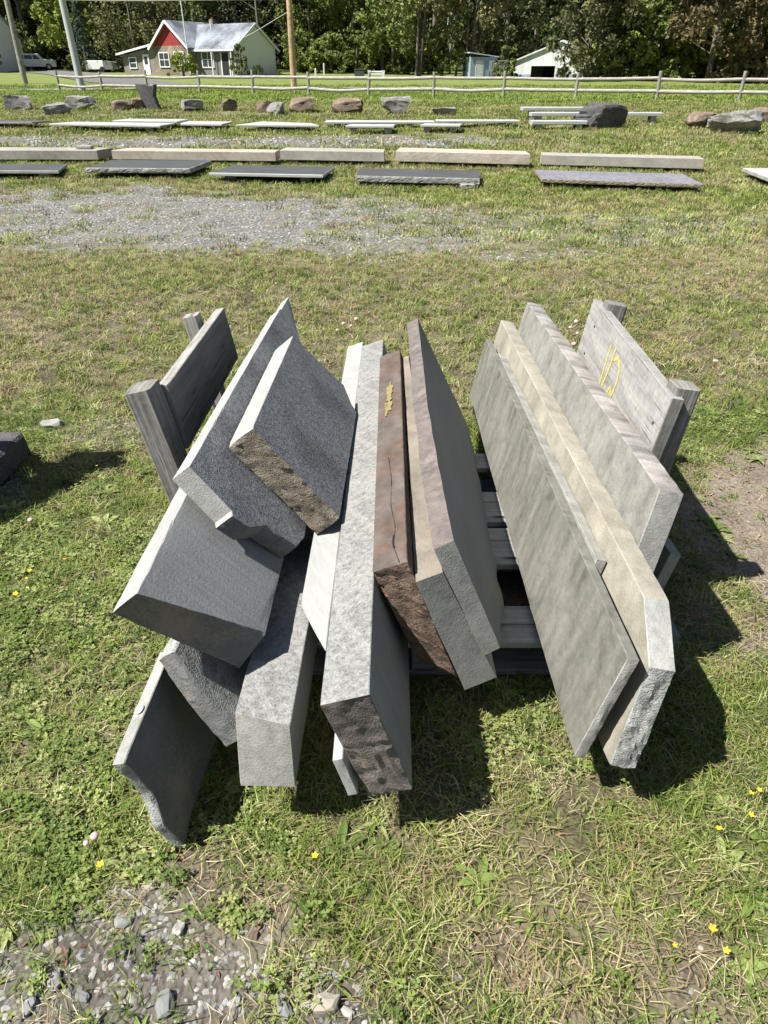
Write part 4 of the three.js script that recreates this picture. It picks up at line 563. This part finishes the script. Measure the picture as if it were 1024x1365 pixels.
{ const wm = mat({ color: new THREE.Color().setRGB(0.62, 0.62, 0.62), roughness: 0.5 }); const w = (a, b, sag, r, label) => { const m = a.clone().lerp(b, 0.5); m.y -= sag; const o = new THREE.Mesh(new THREE.TubeGeometry(new THREE.CatmullRomCurve3([a, m, b]), 24, r, 6), wm); put(o, 'overhead_cable', label, 'cable', 'overhead cables'); shadow(o); };
  w(V(-6.3, 5.62, -57.2), V(-34, 6.3, -60), 0.3, 0.055, 'pale overhead cable running left from the tan pole');
  w(V(-6.3, 4.9, -57.2), V(-17, 3.9, -88), 0.3, 0.02, 'thin service wire from the tan pole to the cottage'); }

// ------------------------------------------------------------------ cottage
const white = mat({ color: new THREE.Color().setRGB(0.74, 0.75, 0.77), roughness: 0.7 }), glass = new THREE.MeshStandardMaterial({ color: new THREE.Color().setRGB(0.04, 0.05, 0.06), roughness: 0.15 }), red = mat({ roughness: 0.8 }, stone([0.26, 0.028, 0.025], { blot: 0.08, speck: 0.05, streak: 0.1, sx: 30, sy: 1, seed: 81, met: 1.5 }), 0.004), shingle = mat({ roughness: 0.9 }, stone([0.17, 0.19, 0.225], { blot: 0.5, speck: 0.6, streak: 0.1, sx: 2, sy: 24, seed: 83, met: 5 }), 0.02), rubble = mat({ roughness: 0.95 }, stone([0.22, 0.185, 0.145], { blot: 0.2, speck: 0.1, pits: 0.3, seed: 85, met: 4, tint: [0.34, 0.28, 0.21], tintAt: 0.05 }), 0.03), block = mat({ roughness: 0.95 }, stone([0.21, 0.195, 0.175], { blot: 0.15, speck: 0.12, streak: 0.1, sx: 2, sy: 20, seed: 87, met: 3 }), 0.01), grayWall = mat({ color: new THREE.Color().setRGB(0.15, 0.155, 0.16), roughness: 0.8 }), barnW = mat({ roughness: 0.6 }, stone([0.56, 0.58, 0.60], { blot: 0.08, speck: 0.04, streak: 0.14, sx: 40, sy: 1, seed: 89, met: 4 }), 0.01), tinBlue = mat({ roughness: 0.6 }, stone([0.26, 0.34, 0.41], { blot: 0.1, speck: 0.04, streak: 0.12, sx: 40, sy: 1, seed: 91, met: 4 }), 0.01), blackM = mat({ color: new THREE.Color().setRGB(0.015, 0.015, 0.016), roughness: 0.8 });
function win(G, x, y, w, h, z, bars = 1, ry = 0) { const f = new THREE.Group(); f.name = 'window'; f.position.set(x, y, z); f.rotation.y = ry; part(f, 'pane', bx(w, h, 0.03), glass); for (const s of [-1, 1]) { part(f, 'frame', bx(0.09, h + 0.18, 0.09, s * (w / 2 + 0.045), 0, 0.02), white); part(f, 'frame', bx(w, 0.09, 0.09, 0, s * (h / 2 + 0.045), 0.02), white); } for (let i = 1; i <= bars; i++) part(f, 'mullion', bx(0.06, h, 0.05, -w / 2 + w * i / (bars + 1), 0, 0.03), white); part(f, 'rail', bx(w, 0.06, 0.045, 0, 0, 0.032), white); G.add(f); }
function prism(pts, d) { const s = new THREE.Shape(); pts.forEach(([x, y], i) => i ? s.lineTo(x, y) : s.moveTo(x, y)); s.closePath(); return boxUV(new THREE.ExtrudeGeometry(s, { depth: d, bevelEnabled: false })); }
function roofSheet(a, b, c, d, t = 0.12) { // four corners (top face), thickness down
  const P = [a, b, c, d].map((p) => V(...p)), Q = P.map((p) => p.clone().add(V(0, -t, 0))), pos = [], f = (p, q, r, s) => { for (const k of [p, q, r, p, r, s]) pos.push(k.x, k.y, k.z); }; f(...P); f(Q[3], Q[2], Q[1], Q[0]); for (let i = 0; i < 4; i++) { const j = (i + 1) % 4; f(P[i], Q[i], Q[j], P[j]); } const g = geoFrom(pos); return boxUV(g);
}
{
  const G = new THREE.Group(); const D = 6.6, W = 5.6, eave = 2.55, ridge = 4.75;      // main block x -W..0, z -D..0
  part(G, 'main_wall', bx(W, eave, D, -W / 2, eave / 2, -D / 2), grayWall);
  const gab = prism([[0, 0], [D, 0], [D, eave], [D / 2, ridge - 0.1], [0, eave]], 0.06); gab.rotateY(Math.PI / 2); const gw = part(G, 'gable_wall', gab, white); gw.position.set(0.005, 0, 0);
  part(G, 'roof', roofSheet([-W - 3, ridge, -D / 2], [-W - 3, eave - 0.15, 0.45], [0.35, eave - 0.15, 0.45], [0.35, ridge, -D / 2]), shingle); part(G, 'roof', roofSheet([0.35, ridge, -D / 2], [0.35, eave - 0.15, -D - 0.4], [-W - 3, eave - 0.15, -D - 0.4], [-W - 3, ridge, -D / 2]), shingle);
  part(G, 'fascia', bx(W + 0.3, 0.16, 0.06, -W / 2 + 0.2, eave - 0.25, 0.48), white);
  const rk = Math.hypot(D / 2 + 0.4, ridge - eave + 0.15); for (const s of [-1, 1]) { const f = part(G, 'rake_board', bx(0.05, 0.2, rk), white); f.position.set(0.375, (ridge + eave - 0.15) / 2 - 0.12, -D / 2 + s * (D / 4 + 0.2)); f.rotation.x = s * Math.atan2(ridge - eave + 0.15, D / 2 + 0.4); }
  // cross gable
  const CW = 5.2, cx = -W - CW / 2 + 0.2, cz = 0.9, pk = 4.9; part(G, 'stone_wall', bx(CW, 2.75, D, cx, 1.375, cz - D / 2), rubble);
  const tri = prism([[-CW / 2, 0], [CW / 2, 0], [0, pk - 2.75]], 0.08), t = part(G, 'red_gable', tri, red); t.position.set(cx, 2.75, cz - 0.08);
  const ov = 0.35; for (const s of [-1, 1]) { part(G, 'roof', s < 0 ? roofSheet([cx, pk + 0.1, cz + ov], [cx, pk + 0.1, -D], [cx - CW / 2 - 0.3, 2.55, -D], [cx - CW / 2 - 0.3, 2.55, cz + ov]) : roofSheet([cx, pk + 0.1, cz + ov], [cx + CW / 2 + 0.3, 2.55, cz + ov], [cx + CW / 2 + 0.3, 2.55, -D], [cx, pk + 0.1, -D]), shingle); const L = Math.hypot(CW / 2 + 0.3, pk - 2.45), b = part(G, 'rake_board', bx(L, 0.22, 0.06), white); b.position.set(cx + s * (CW / 4 + 0.15), (pk + 2.65) / 2 - 0.1, cz + ov + 0.035); b.rotation.z = -s * Math.atan2(pk - 2.45, CW / 2 + 0.3); }
  // wing with lean-to roof
  const WW = 5.2, wx0 = cx - CW / 2 - WW; part(G, 'wing_wall', prism([[wx0, 0], [wx0 + WW, 0], [wx0 + WW, 2.7], [wx0, 1.95]], D * 0.8).translate(0, 0, cz - 0.3 - D * 0.8), block);
  part(G, 'roof', roofSheet([wx0 - 0.4, 2.12, cz + 0.2], [wx0 + WW, 2.95, cz + 0.2], [wx0 + WW, 2.95, -D], [wx0 - 0.4, 2.12, -D], 0.14), shingle); const fb = part(G, 'fascia', bx(Math.hypot(WW + 0.4, 0.83), 0.18, 0.06), white); fb.position.set(wx0 + WW / 2 - 0.2, 2.46, cz + 0.24); fb.rotation.z = Math.atan2(0.83, WW + 0.4);
  win(G, wx0 + 1.6, 1.25, 1.0, 0.9, cz - 0.27, 0); const dr = new THREE.Group(); dr.name = 'door'; part(dr, 'door_leaf', bx(0.95, 2.0, 0.08), white); part(dr, 'door_pane', bx(0.5, 0.7, 0.03, 0, 0.45, 0.05), glass); part(dr, 'handle', bx(0.06, 0.06, 0.08, 0.36, -0.05, 0.07), blackM); dr.position.set(wx0 + 3.7, 1.02, cz - 0.26); G.add(dr);
  win(G, cx - 1.0, 1.5, 1.35, 1.2, cz + 0.03, 1); win(G, cx + 1.2, 1.6, 1.3, 1.1, cz + 0.03, 1); win(G, -3.6, 1.5, 1.5, 1.3, 0.03, 1);
  part(G, 'doorway', bx(0.9, 2.0, 0.05, -1.2, 1.02, 0.01), blackM); for (const x of [-1.75, -0.65]) part(G, 'door_frame', bx(0.12, 2.1, 0.1, x, 1.06, 0.03), white); for (const x of [-0.05, -2.7]) part(G, 'porch_post', bx(0.09, 2.2, 0.09, x, 1.1, 0.42), white);
  part(G, 'chimney', bx(0.5, 0.7, 0.5, -W - 0.3, ridge + 0.1, -D / 2 - 0.4), rubble);
  part(G, 'vent_pipe', new THREE.CylinderGeometry(0.06, 0.06, 0.6, 8).translate(-W + 0.6, ridge - 0.1, -D / 2 + 0.9), white);
  G.position.set(-15.3, gy(-15.3, -87) - 0.05, -87); G.rotation.y = -0.55; put(G, 'cottage', 'stone and grey cottage with red gable and mottled shingle roof', 'house'); shadow(G);
  // lamp mast before the roof
  const M = new THREE.Group(); part(M, 'mast', new THREE.CylinderGeometry(0.05, 0.06, 7.0, 8).translate(0, 3.5, 0), white); part(M, 'lamp_head', bx(1.0, 0.14, 0.22, -0.35, 7.0, 0, 0.03), white); part(M, 'arm', bx(0.1, 0.1, 0.1, 0, 6.9, 0), white); M.position.set(-19.4, gy(-19, -84.5), -84.6); M.rotation.z = 0.02; put(M, 'lamp_post', 'thin white lamp mast standing before the cottage roof', 'lamp post'); shadow(M);
}
// white neighbouring house at the far left
{ const G = new THREE.Group(); part(G, 'wall', bx(8, 3.6, 8, -4, 1.8, -4), white); const g = prism([[0, 0], [8, 0], [4, 2.6]], 0.1); g.rotateY(Math.PI / 2); part(G, 'gable_wall', g, white).position.set(-0.1, 3.6, 0); part(G, 'roof', roofSheet([-8.3, 6.3, -4], [-8.3, 3.4, 0.4], [0.3, 3.4, 0.4], [0.3, 6.3, -4]), shingle); part(G, 'roof', roofSheet([0.3, 6.3, -4], [0.3, 3.4, -8.4], [-8.3, 3.4, -8.4], [-8.3, 6.3, -4]), shingle); win(G, -3, 1.8, 1.1, 1.3, 0.03, 1); G.position.set(-46.4, gy(-46, -100), -99); G.rotation.y = -0.15; put(G, 'white_house', 'white house whose corner shows left of the parked truck', 'house'); shadow(G); }
// barn, shed, container
{ const G = new THREE.Group(); const Wd = 7.6; const front = new THREE.Shape(); [[0, 0], [1.75, 0], [1.75, 1.15], [4.1, 1.15], [4.1, 0], [Wd, 0], [Wd, 1.6], [4.6, 3.1], [0, 1.5]].forEach(([x, y], i) => i ? front.lineTo(x, y) : front.moveTo(x, y)); front.closePath();
  part(G, 'front_wall', boxUV(new THREE.ExtrudeGeometry(front, { depth: 0.1, bevelEnabled: false })), barnW); part(G, 'side_wall', bx(0.1, 1.5, 9, 0.05, 0.75, -4.5), barnW); part(G, 'side_wall', bx(0.1, 1.6, 9, Wd - 0.05, 0.8, -4.5), barnW); part(G, 'back_wall', bx(Wd, 1.6, 0.1, Wd / 2, 0.8, -9), grayWall); part(G, 'roof', roofSheet([4.6, 3.2, 0.3], [4.6, 3.2, -9.2], [-0.3, 1.5, -9.2], [-0.3, 1.5, 0.3]), barnW); part(G, 'roof', roofSheet([4.6, 3.2, 0.3], [Wd + 0.3, 1.6, 0.3], [Wd + 0.3, 1.6, -9.2], [4.6, 3.2, -9.2]), barnW); part(G, 'skirt_panel', bx(1.7, 0.45, 0.04, 0.86, 0.24, 0.13), tinBlue); part(G, 'skirt_panel', bx(3.3, 0.5, 0.04, 5.85, 0.26, 0.13), tinBlue);
  G.position.set(12.0, gy(13, -77) - 0.05, -78); G.rotation.y = -0.5; G.scale.setScalar(0.95); put(G, 'barn', 'white metal barn with dark open doorway under the trees', 'barn'); shadow(G); }
{ const G = new THREE.Group(); part(G, 'wall', bx(2.6, 1.7, 2.5, 0, 0.85, 0), tinBlue); part(G, 'roof', roofSheet([-1.5, 2.1, 1.4], [1.5, 1.75, 1.4], [1.5, 1.75, -1.4], [-1.5, 2.1, -1.4], 0.08), barnW); part(G, 'door', bx(0.8, 1.4, 0.05, -0.4, 0.72, 1.27), barnW); G.position.set(9.3, gy(9.3, -82), -82.5); G.rotation.y = 0.2; put(G, 'blue_shed', 'small pale blue shed half behind the trees', 'shed'); shadow(G); }
{ const G = new THREE.Group(); part(G, 'body', bx(1.9, 1.3, 2.2, 0, 0.8, 0, 0.05), mat({ color: new THREE.Color().setRGB(0.10, 0.13, 0.16), roughness: 0.6 })); for (const x of [-0.9, 0.9]) part(G, 'wheel', new THREE.CylinderGeometry(0.3, 0.3, 0.2, 14).rotateZ(Math.PI / 2).translate(x, 0.3, 0.5), blackM); part(G, 'rear_door', bx(1.5, 1.0, 0.04, 0, 0.8, 1.12), grayWall); G.position.set(11.0, gy(11, -80), -80.5); put(G, 'box_trailer', 'dark slate box trailer between the shed and barn', 'trailer'); shadow(G); }
// parked white truck (estate body)
{ const G = new THREE.Group(), paint = new THREE.MeshPhysicalMaterial({ color: new THREE.Color().setRGB(0.75, 0.76, 0.78), roughness: 0.35, clearcoat: 0.6 });
  const s = new THREE.Shape(); [[-2.5, 0.42], [2.5, 0.42], [2.55, 0.9], [2.3, 1.08], [1.1, 1.15], [0.55, 1.72], [-2.2, 1.76], [-2.5, 1.1]].forEach(([x, y], i) => i ? s.lineTo(x, y) : s.moveTo(x, y)); s.closePath(); part(G, 'body', new THREE.ExtrudeGeometry(s, { depth: 1.7, bevelEnabled: true, bevelSize: 0.06, bevelThickness: 0.08, bevelSegments: 2 }).translate(0, 0, -0.85), paint);
  for (const [x0, x1] of [[-2.1, -1.2], [-1.1, -0.2], [-0.1, 0.75]]) for (const z of [-0.935, 0.935]) part(G, 'side_window', prism([[x0, 1.2], [x1 - (x1 > 0.5 ? 0 : 0), 1.2], [x1 - (x1 > 0.5 ? 0.42 : 0), 1.62], [x0, 1.62]], 0.012).translate(0, 0, z - 0.006), glass);
  const rw = part(G, 'rear_window', bx(0.02, 0.5, 1.4), glass); rw.position.set(-2.44, 1.42, 0); rw.rotation.z = -0.42; for (const z of [-0.8, 0.8]) { part(G, 'tail_light', bx(0.04, 0.35, 0.14, -2.57, 0.95, z), mat({ color: new THREE.Color().setRGB(0.4, 0.02, 0.02) })); part(G, 'headlight', bx(0.04, 0.2, 0.3, 2.6, 0.85, z * 0.85), glass); }
  part(G, 'bumper', bx(0.14, 0.22, 1.8, -2.58, 0.5, 0, 0.03), mat({ color: new THREE.Color().setRGB(0.2, 0.2, 0.21), roughness: 0.5 }));
  for (const x of [-1.6, 1.6]) for (const z of [-0.86, 0.86]) { const w = new THREE.Group(); w.name = 'wheel'; part(w, 'tyre', new THREE.TorusGeometry(0.29, 0.11, 8, 18), blackM); part(w, 'rim', new THREE.CylinderGeometry(0.2, 0.2, 0.16, 14).rotateX(Math.PI / 2), mat({ color: new THREE.Color().setRGB(0.4, 0.4, 0.42), metalness: 0.8, roughness: 0.4 })); w.position.set(x, 0.38, z); G.add(w); }
  G.position.set(-44.6, gy(-44.6, -108) + 0.06, -108); G.rotation.y = 0.55; put(G, 'parked_truck', 'white estate truck parked at the trees beyond the lawn', 'truck'); shadow(G); }
// low white trailer with grey cover, bench seat, posts, box, transformer
{ const G = new THREE.Group(); part(G, 'bed', bx(2.2, 0.9, 1.6, -0.9, 0.75, 0, 0.04), white); part(G, 'cover', prism([[0.2, 0.3], [2.0, 0.3], [1.6, 1.0], [0.2, 1.2]], 1.6).translate(0, 0, -0.8), mat({ color: new THREE.Color().setRGB(0.16, 0.18, 0.17), roughness: 0.8 })); for (const z of [-0.8, 0.8]) part(G, 'wheel', new THREE.CylinderGeometry(0.3, 0.3, 0.18, 14).rotateX(Math.PI / 2).translate(0, 0.3, z), blackM); part(G, 'drawbar', bx(1.2, 0.08, 0.08, 2.4, 0.35, 0), blackM); G.position.set(-33.3, gy(-33, -101), -101); G.rotation.y = -0.1; put(G, 'utility_trailer', 'low white trailer with dark sloping cover beside the cottage', 'trailer'); shadow(G); }
{ const G = new THREE.Group(); for (const s of [-1, 1]) { const g = prism([[-0.2, 0], [0.2, 0], [0.12, 0.35], [0.16, 0.72], [-0.16, 0.72], [-0.1, 0.35]], 0.4).translate(0, 0, -0.2); part(G, 'bench_end', g, white).position.x = s * 0.62; } part(G, 'seat', bx(1.1, 0.12, 0.42, 0, 0.42, 0, 0.02), white); part(G, 'backrest', bx(1.1, 0.1, 0.06, 0, 0.62, -0.16, 0.02), white); G.position.set(-0.7, gy(-0.7, -76), -76); put(G, 'garden_bench', 'white garden bench on the lawn behind the fence', 'bench'); shadow(G); }
{ const G = new THREE.Group(), dm = mat({ color: new THREE.Color().setRGB(0.05, 0.07, 0.07), roughness: 0.7 }); part(G, 'box_body', bx(1.0, 0.55, 0.6, 0, 0.3, 0, 0.03), dm); part(G, 'lid', bx(1.06, 0.08, 0.66, 0, 0.61, 0, 0.02), dm); G.position.set(-2.5, gy(-2.5, -86), -86); put(G, 'utility_box', 'dark green utility box on the lawn near the white bench', 'utility box'); shadow(G); }
for (const [x, z, h, l] of [[-6.5, -80, 0.75, 'short white marker post on the lawn right of the tan pole'], [-6.4, -90, 1.0, 'taller grey marker post nearer the trees']]) { const G = new THREE.Group(); part(G, 'shaft', bx(0.14, h, 0.14, 0, h / 2, 0, 0.01), white); part(G, 'top', new THREE.ConeGeometry(0.11, 0.12, 4).rotateY(Math.PI / 4).translate(0, h + 0.06, 0), white); G.position.set(x, gy(x, z), z); put(G, 'marker_post', l, 'post'); shadow(G); }
{ const G = new THREE.Group(); part(G, 'pole_shaft', new THREE.CylinderGeometry(0.11, 0.14, 8, 10).translate(0, 4, 0), WD.poleGrey); for (const s of [-1, 1]) part(G, 'transformer_can', new THREE.CylinderGeometry(0.2, 0.2, 0.65, 14).translate(s * 0.3, 5.0 + s * 0.1, 0.2), barnW); part(G, 'bracket', bx(0.8, 0.08, 0.1, 0, 5.2, 0.1), blackM); G.position.set(7.4, gy(7.4, -95), -95); put(G, 'transformer_pole', 'pole with two white transformer cans among the trees', 'utility pole'); shadow(G); }

// ------------------------------------------------------------------ trees
const barkM = mat({ roughness: 0.95 }, stone([0.14, 0.12, 0.10], { blot: 0.25, speck: 0.2, streak: 0.3, sx: 30, sy: 3, seed: 95, met: 1.5 }), 0.02), barkPale = mat({ roughness: 0.95 }, stone([0.36, 0.34, 0.31], { blot: 0.25, speck: 0.15, streak: 0.2, sx: 3, sy: 20, seed: 97, met: 1.5 }), 0.01);
const limb = (a, b, r0, r1, bend, r, n = 6) => { const m = a.clone().lerp(b, 0.5).add(V((r() - 0.5) * bend, (r() - 0.3) * bend, (r() - 0.5) * bend)), c = new THREE.QuadraticBezierCurve3(a, m, b), g = new THREE.TubeGeometry(c, 6, 1, n), p = g.attributes.position, rows = 7; for (let i = 0; i < rows; i++) { const ct = c.getPoint(i / 6), rad = lerp(r0, r1, i / 6); for (let k = 0; k <= n; k++) { const q = i * (n + 1) + k, v = V(p.getX(q), p.getY(q), p.getZ(q)).sub(ct).multiplyScalar(rad).add(ct); p.setXYZ(q, v.x, v.y, v.z); } } g.computeVertexNormals(); return g; };
function leafAt(pos, col, c, s, r, out, tone) {
  const n = V(r() - 0.5, r() - 0.35, r() - 0.5).normalize().addScaledVector(out, 0.55).normalize(), t = V(r() - 0.5, r() - 0.5, r() - 0.5).cross(n).normalize(), b = V(0, 0, 0).crossVectors(n, t), a = s * (0.7 + 0.6 * r()), w = a * (0.55 + 0.25 * r());
  const P = [c.clone().addScaledVector(t, -a), c.clone().addScaledVector(b, w).addScaledVector(n, a * 0.15), c.clone().addScaledVector(t, a), c.clone().addScaledVector(b, -w).addScaledVector(n, a * 0.15)];
  for (const k of [0, 1, 2, 0, 2, 3]) { pos.push(P[k].x, P[k].y, P[k].z); col.push(tone[0], tone[1], tone[2]); }
}
function treeGeo(seed, { H, R, base, leaves, ls, shape = 'round', droop = 0, clumps = 70, stems = 1 }) {
  const r = rng(seed), bark = [], pos = [], col = [], cl = [];
  for (let s = 0; s < stems; s++) { const off = stems > 1 ? V((r() - 0.5) * 0.9, 0, (r() - 0.5) * 0.9) : V(0, 0, 0), top = V(off.x * 2.5 + (r() - 0.5), H * 0.86, off.z * 2.5 + (r() - 0.5)); bark.push(limb(off.clone().setY(-0.3), top, (0.16 + H * 0.012) / Math.sqrt(stems), 0.04, 0.7, r, 8)); }
  for (let i = 0; i < clumps; i++) {
    const t = Math.pow(r(), 0.85), y = lerp(base, H, t), a = r() * 6.283; let prof;
    if (shape === 'cone') prof = R * (1 - t) * 1.0 + 0.25; else if (shape === 'shrub') prof = R * Math.sqrt(Math.max(0.05, 1 - t * t)); else prof = R * Math.pow(Math.sin(Math.PI * (0.12 + 0.86 * (t * 0.9))), 0.65);
    const q = prof * (shape === 'cone' ? 0.35 + 0.65 * Math.sqrt(r()) : 0.3 + 0.7 * Math.sqrt(r())), c = V(Math.cos(a) * q, y - droop * q * 0.25, Math.sin(a) * q); cl.push([c, (shape === 'cone' ? 0.55 : 0.75) * (0.6 + 0.8 * r()) * (shape === 'shrub' ? 0.7 : 1) * R / 4, 0.78 + 0.44 * r()]);
    if (i % 7 === 0 && shape !== 'shrub') bark.push(limb(V(0, Math.max(0.6, y - q * 0.55), 0), c, 0.07, 0.015, 0.6, r, 5));
  }
  for (let i = 0; i < leaves; i++) { const [c, rad, tone] = cl[Math.floor(r() * cl.length)], d = V(r() - 0.5, (r() - 0.5) * 0.8, r() - 0.5).normalize(), p = c.clone().addScaledVector(d, rad * (0.35 + 0.75 * Math.sqrt(r()))); if (shape === 'cone') p.y -= 0.35 * Math.hypot(p.x - c.x, p.z - c.z); if (droop) p.y -= droop * r() * r() * 1.6; const k = tone * (0.75 + 0.5 * r()), y = r() * 0.25; leafAt(pos, col, p, ls, r, d, [k * (1 + y), k, k * (1 - y * 0.6)]); }
  const g = geoFrom(pos); g.setAttribute('color', new THREE.Float32BufferAttribute(col, 3));
  return [clean(bark), g];
}
const crownM = {}; const crownMat = (c) => { const k = c.join(); return crownM[k] ??= new THREE.MeshPhysicalMaterial({ color: new THREE.Color().setRGB(...c), vertexColors: true, roughness: 0.7, transmission: 0.25, thickness: 0, side: THREE.DoubleSide, specularIntensity: 0.3 }); };
const TP = { broad: [treeGeo(1, { H: 14, R: 4.6, base: 0.3, leaves: 8000, ls: 0.235 }), treeGeo(2, { H: 16, R: 4.2, base: 0.3, leaves: 7500, ls: 0.235, clumps: 90 }), treeGeo(3, { H: 13, R: 5, base: 0.4, leaves: 7500, ls: 0.235, clumps: 70 })], stems: [treeGeo(4, { H: 13, R: 4.4, base: 2.6, leaves: 5200, ls: 0.22, stems: 4, clumps: 60 })], willow: [treeGeo(5, { H: 12, R: 5, base: 1.5, leaves: 7500, ls: 0.16, droop: 1.3, clumps: 80 })], conifer: [treeGeo(6, { H: 17, R: 3.6, base: 0.5, leaves: 6500, ls: 0.19, shape: 'cone', clumps: 130 })], shrub: [treeGeo(7, { H: 2.6, R: 1.9, base: 0.0, leaves: 2600, ls: 0.11, shape: 'shrub', clumps: 40 }), treeGeo(8, { H: 3.4, R: 1.7, base: 0.0, leaves: 2600, ls: 0.12, shape: 'shrub', clumps: 40 })], bare: [treeGeo(9, { H: 13, R: 4.5, base: 1, leaves: 1500, ls: 0.11, clumps: 110 })] };
function tree(kind, v, x, z, s, c, label, group, sy = 1, bark = barkM) { const G = new THREE.Group(), [b, l] = TP[kind][v % TP[kind].length]; part(G, 'trunk', b, bark); part(G, 'crown', l, crownMat(c)); G.position.set(x, gy(x, z) - 0.05, z); G.rotation.y = x * 2.7 + z; G.scale.set(s, s * sy, s); put(G, kind === 'shrub' ? 'shrub' : kind === 'conifer' ? 'conifer_tree' : kind === 'bare' ? 'dying_tree' : 'deciduous_tree', label, kind === 'shrub' ? 'shrub' : 'tree', group); return shadow(G); }
const WDS = 'trees at the edge of the wood';
const g1 = [0.115, 0.17, 0.05], g2 = [0.15, 0.21, 0.06], g3 = [0.22, 0.30, 0.065], g4 = [0.075, 0.115, 0.042], g5 = [0.135, 0.16, 0.07], gd = [0.035, 0.05, 0.025], br = [0.135, 0.125, 0.07], bg = [0.09, 0.13, 0.11], ol = [0.155, 0.165, 0.08];
// trees that can be told apart
tree('broad', 0, -38.6, -106, 0.8, g3, 'bright yellow green leafy tree beyond the pale bluish pole', WDS);
tree('conifer', 0, -35.6, -101.5, 0.42, bg, 'small blue green spruce left of the cottage', WDS);
tree('willow', 0, -30, -103, 1.0, g5, 'drooping olive tree standing behind the cottage wing', WDS);
tree('willow', 0, -25.5, -104, 1.05, [0.15, 0.175, 0.07], 'drooping olive tree directly behind the red gable', WDS);
tree('broad', 2, -19.5, -103, 0.95, g4, 'dark green tree behind the mottled shingle roof', WDS);
tree('bare', 0, -14.2, -100, 1.0, [0.17, 0.155, 0.14], 'grey brown dying tree right of the cottage gable', WDS);
tree('broad', 1, -8.6, -100, 0.85, g2, 'leafy green tree right of the tan utility pole', WDS);
tree('broad', 2, -3.4, -102, 0.9, g1, 'full green tree behind the dark green utility box', WDS);
tree('broad', 0, 1.0, -93, 0.75, g2, 'spreading green tree behind the white garden bench', WDS);
tree('stems', 0, 3.2, -84, 0.9, [0.15, 0.19, 0.07], 'multi-stemmed tree with bare dark trunks over the lawn', WDS, 1.05);
tree('stems', 0, 8.4, -84.5, 0.8, ol, 'olive tree with bare trunk before the blue shed', WDS, 1.1);
tree('broad', 1, 12.6, -89, 0.9, g5, 'olive green tree rising behind the white barn', WDS);
tree('broad', 2, 17.6, -73.5, 0.72, [0.13, 0.155, 0.08], 'greyish green tree covering the right side of the barn', WDS, 1.1);
tree('broad', 0, 20.0, -78, 0.75, g4, 'dark shady tree between the barn tree and bright tree', WDS);
tree('broad', 1, 22.9, -75, 0.85, g2, 'tall bright green tree left of the reddish brown tree', WDS);
tree('broad', 0, 26.8, -69.5, 0.85, br, 'reddish brown leaved tree at the lawn edge', WDS);
tree('broad', 2, 31.2, -69, 0.85, [0.14, 0.125, 0.07], 'bronze leaved tree next to the reddish brown one', WDS);
tree('conifer', 0, -53, -115, 0.9, gd, 'dark conifer behind the white house corner', WDS); tree('conifer', 0, -48.5, -119, 0.95, gd, 'dark conifer at the shady wood behind the truck', WDS); tree('conifer', 0, -43.5, -116, 0.8, g4, 'deep green conifer right of the parked white truck', WDS);
// the rows behind
{ const r = rng(404), cols = [g1, g4, g4, g2, g5, gd]; const row = (z0, step, n0, n1, lab, grp, s0, s1) => { for (let x = n0; x < n1; x += step * (0.8 + 0.4 * r())) { const k = r(); tree(k < 0.2 ? 'conifer' : 'broad', Math.floor(r() * 3), x, z0 + (r() - 0.5) * 5, lerp(s0, s1, r()), pick(cols, r), lab, grp, 1); } };
  row(-113, 5.2, -66, -2, 'tall tree in the wood behind the cottage lawn', 'wood trees behind the cottage', 0.85, 1.15); row(-104, 5.4, 0, 62, 'tall tree in the wood behind the barn', 'wood trees behind the barn', 0.85, 1.15);
  row(-122, 6.2, -72, 70, 'tall tree deeper inside the wood', 'trees deeper in the wood', 0.95, 1.25); row(-93, 6, 24, 60, 'tall tree in the wood right of the barn', 'wood trees right of the barn', 0.8, 1.0); row(-134, 7, -78, 76, 'tree on the wooded rise at the back', 'trees on the wooded rise', 1.0, 1.3);
  const sh = (x0, x1, z, n, lab, grp) => { for (let i = 0; i < n; i++) tree('shrub', i, lerp(x0, x1, (i + 0.2 + 0.6 * r()) / n), z + (r() - 0.5) * 3, 0.8 + 0.7 * r(), pick([g2, g1, g3, g4, g2], r), lab, grp); };
  sh(-37.5, -30, -104, 4, 'bushy shrub under the wood left of the cottage', 'shrubs left of the cottage'); sh(-11, 8, -95, 9, 'bushy shrub under the wood behind the lawn', 'shrubs behind the lawn'); sh(18, 40, -74, 14, 'bushy shrub under the trees right of the barn', 'shrubs right of the barn'); }
tree('shrub', 0, -19.6, -82.6, 0.8, g3, 'rounded bright green shrub before the cottage stone wall', null); tree('shrub', 1, -14.2, -83.6, 0.62, [0.14, 0.19, 0.08], 'tall loose shrub at the cottage white gable', null, 1.3); tree('shrub', 0, -12.8, -85.5, 0.4, g4, 'low dark shrub at the foot of the white gable', null);
tree('shrub', 0, 7.0, -83, 0.9, g2, 'round green shrub left of the blue shed', null); tree('shrub', 1, 11.0, -76.5, 0.75, g2, 'green shrub screening the gap between shed and barn', null); tree('shrub', 1, -46.9, -101, 0.9, g3, 'leafy shrub between the white house and parked truck', null);
renderer.render(scene, camera);
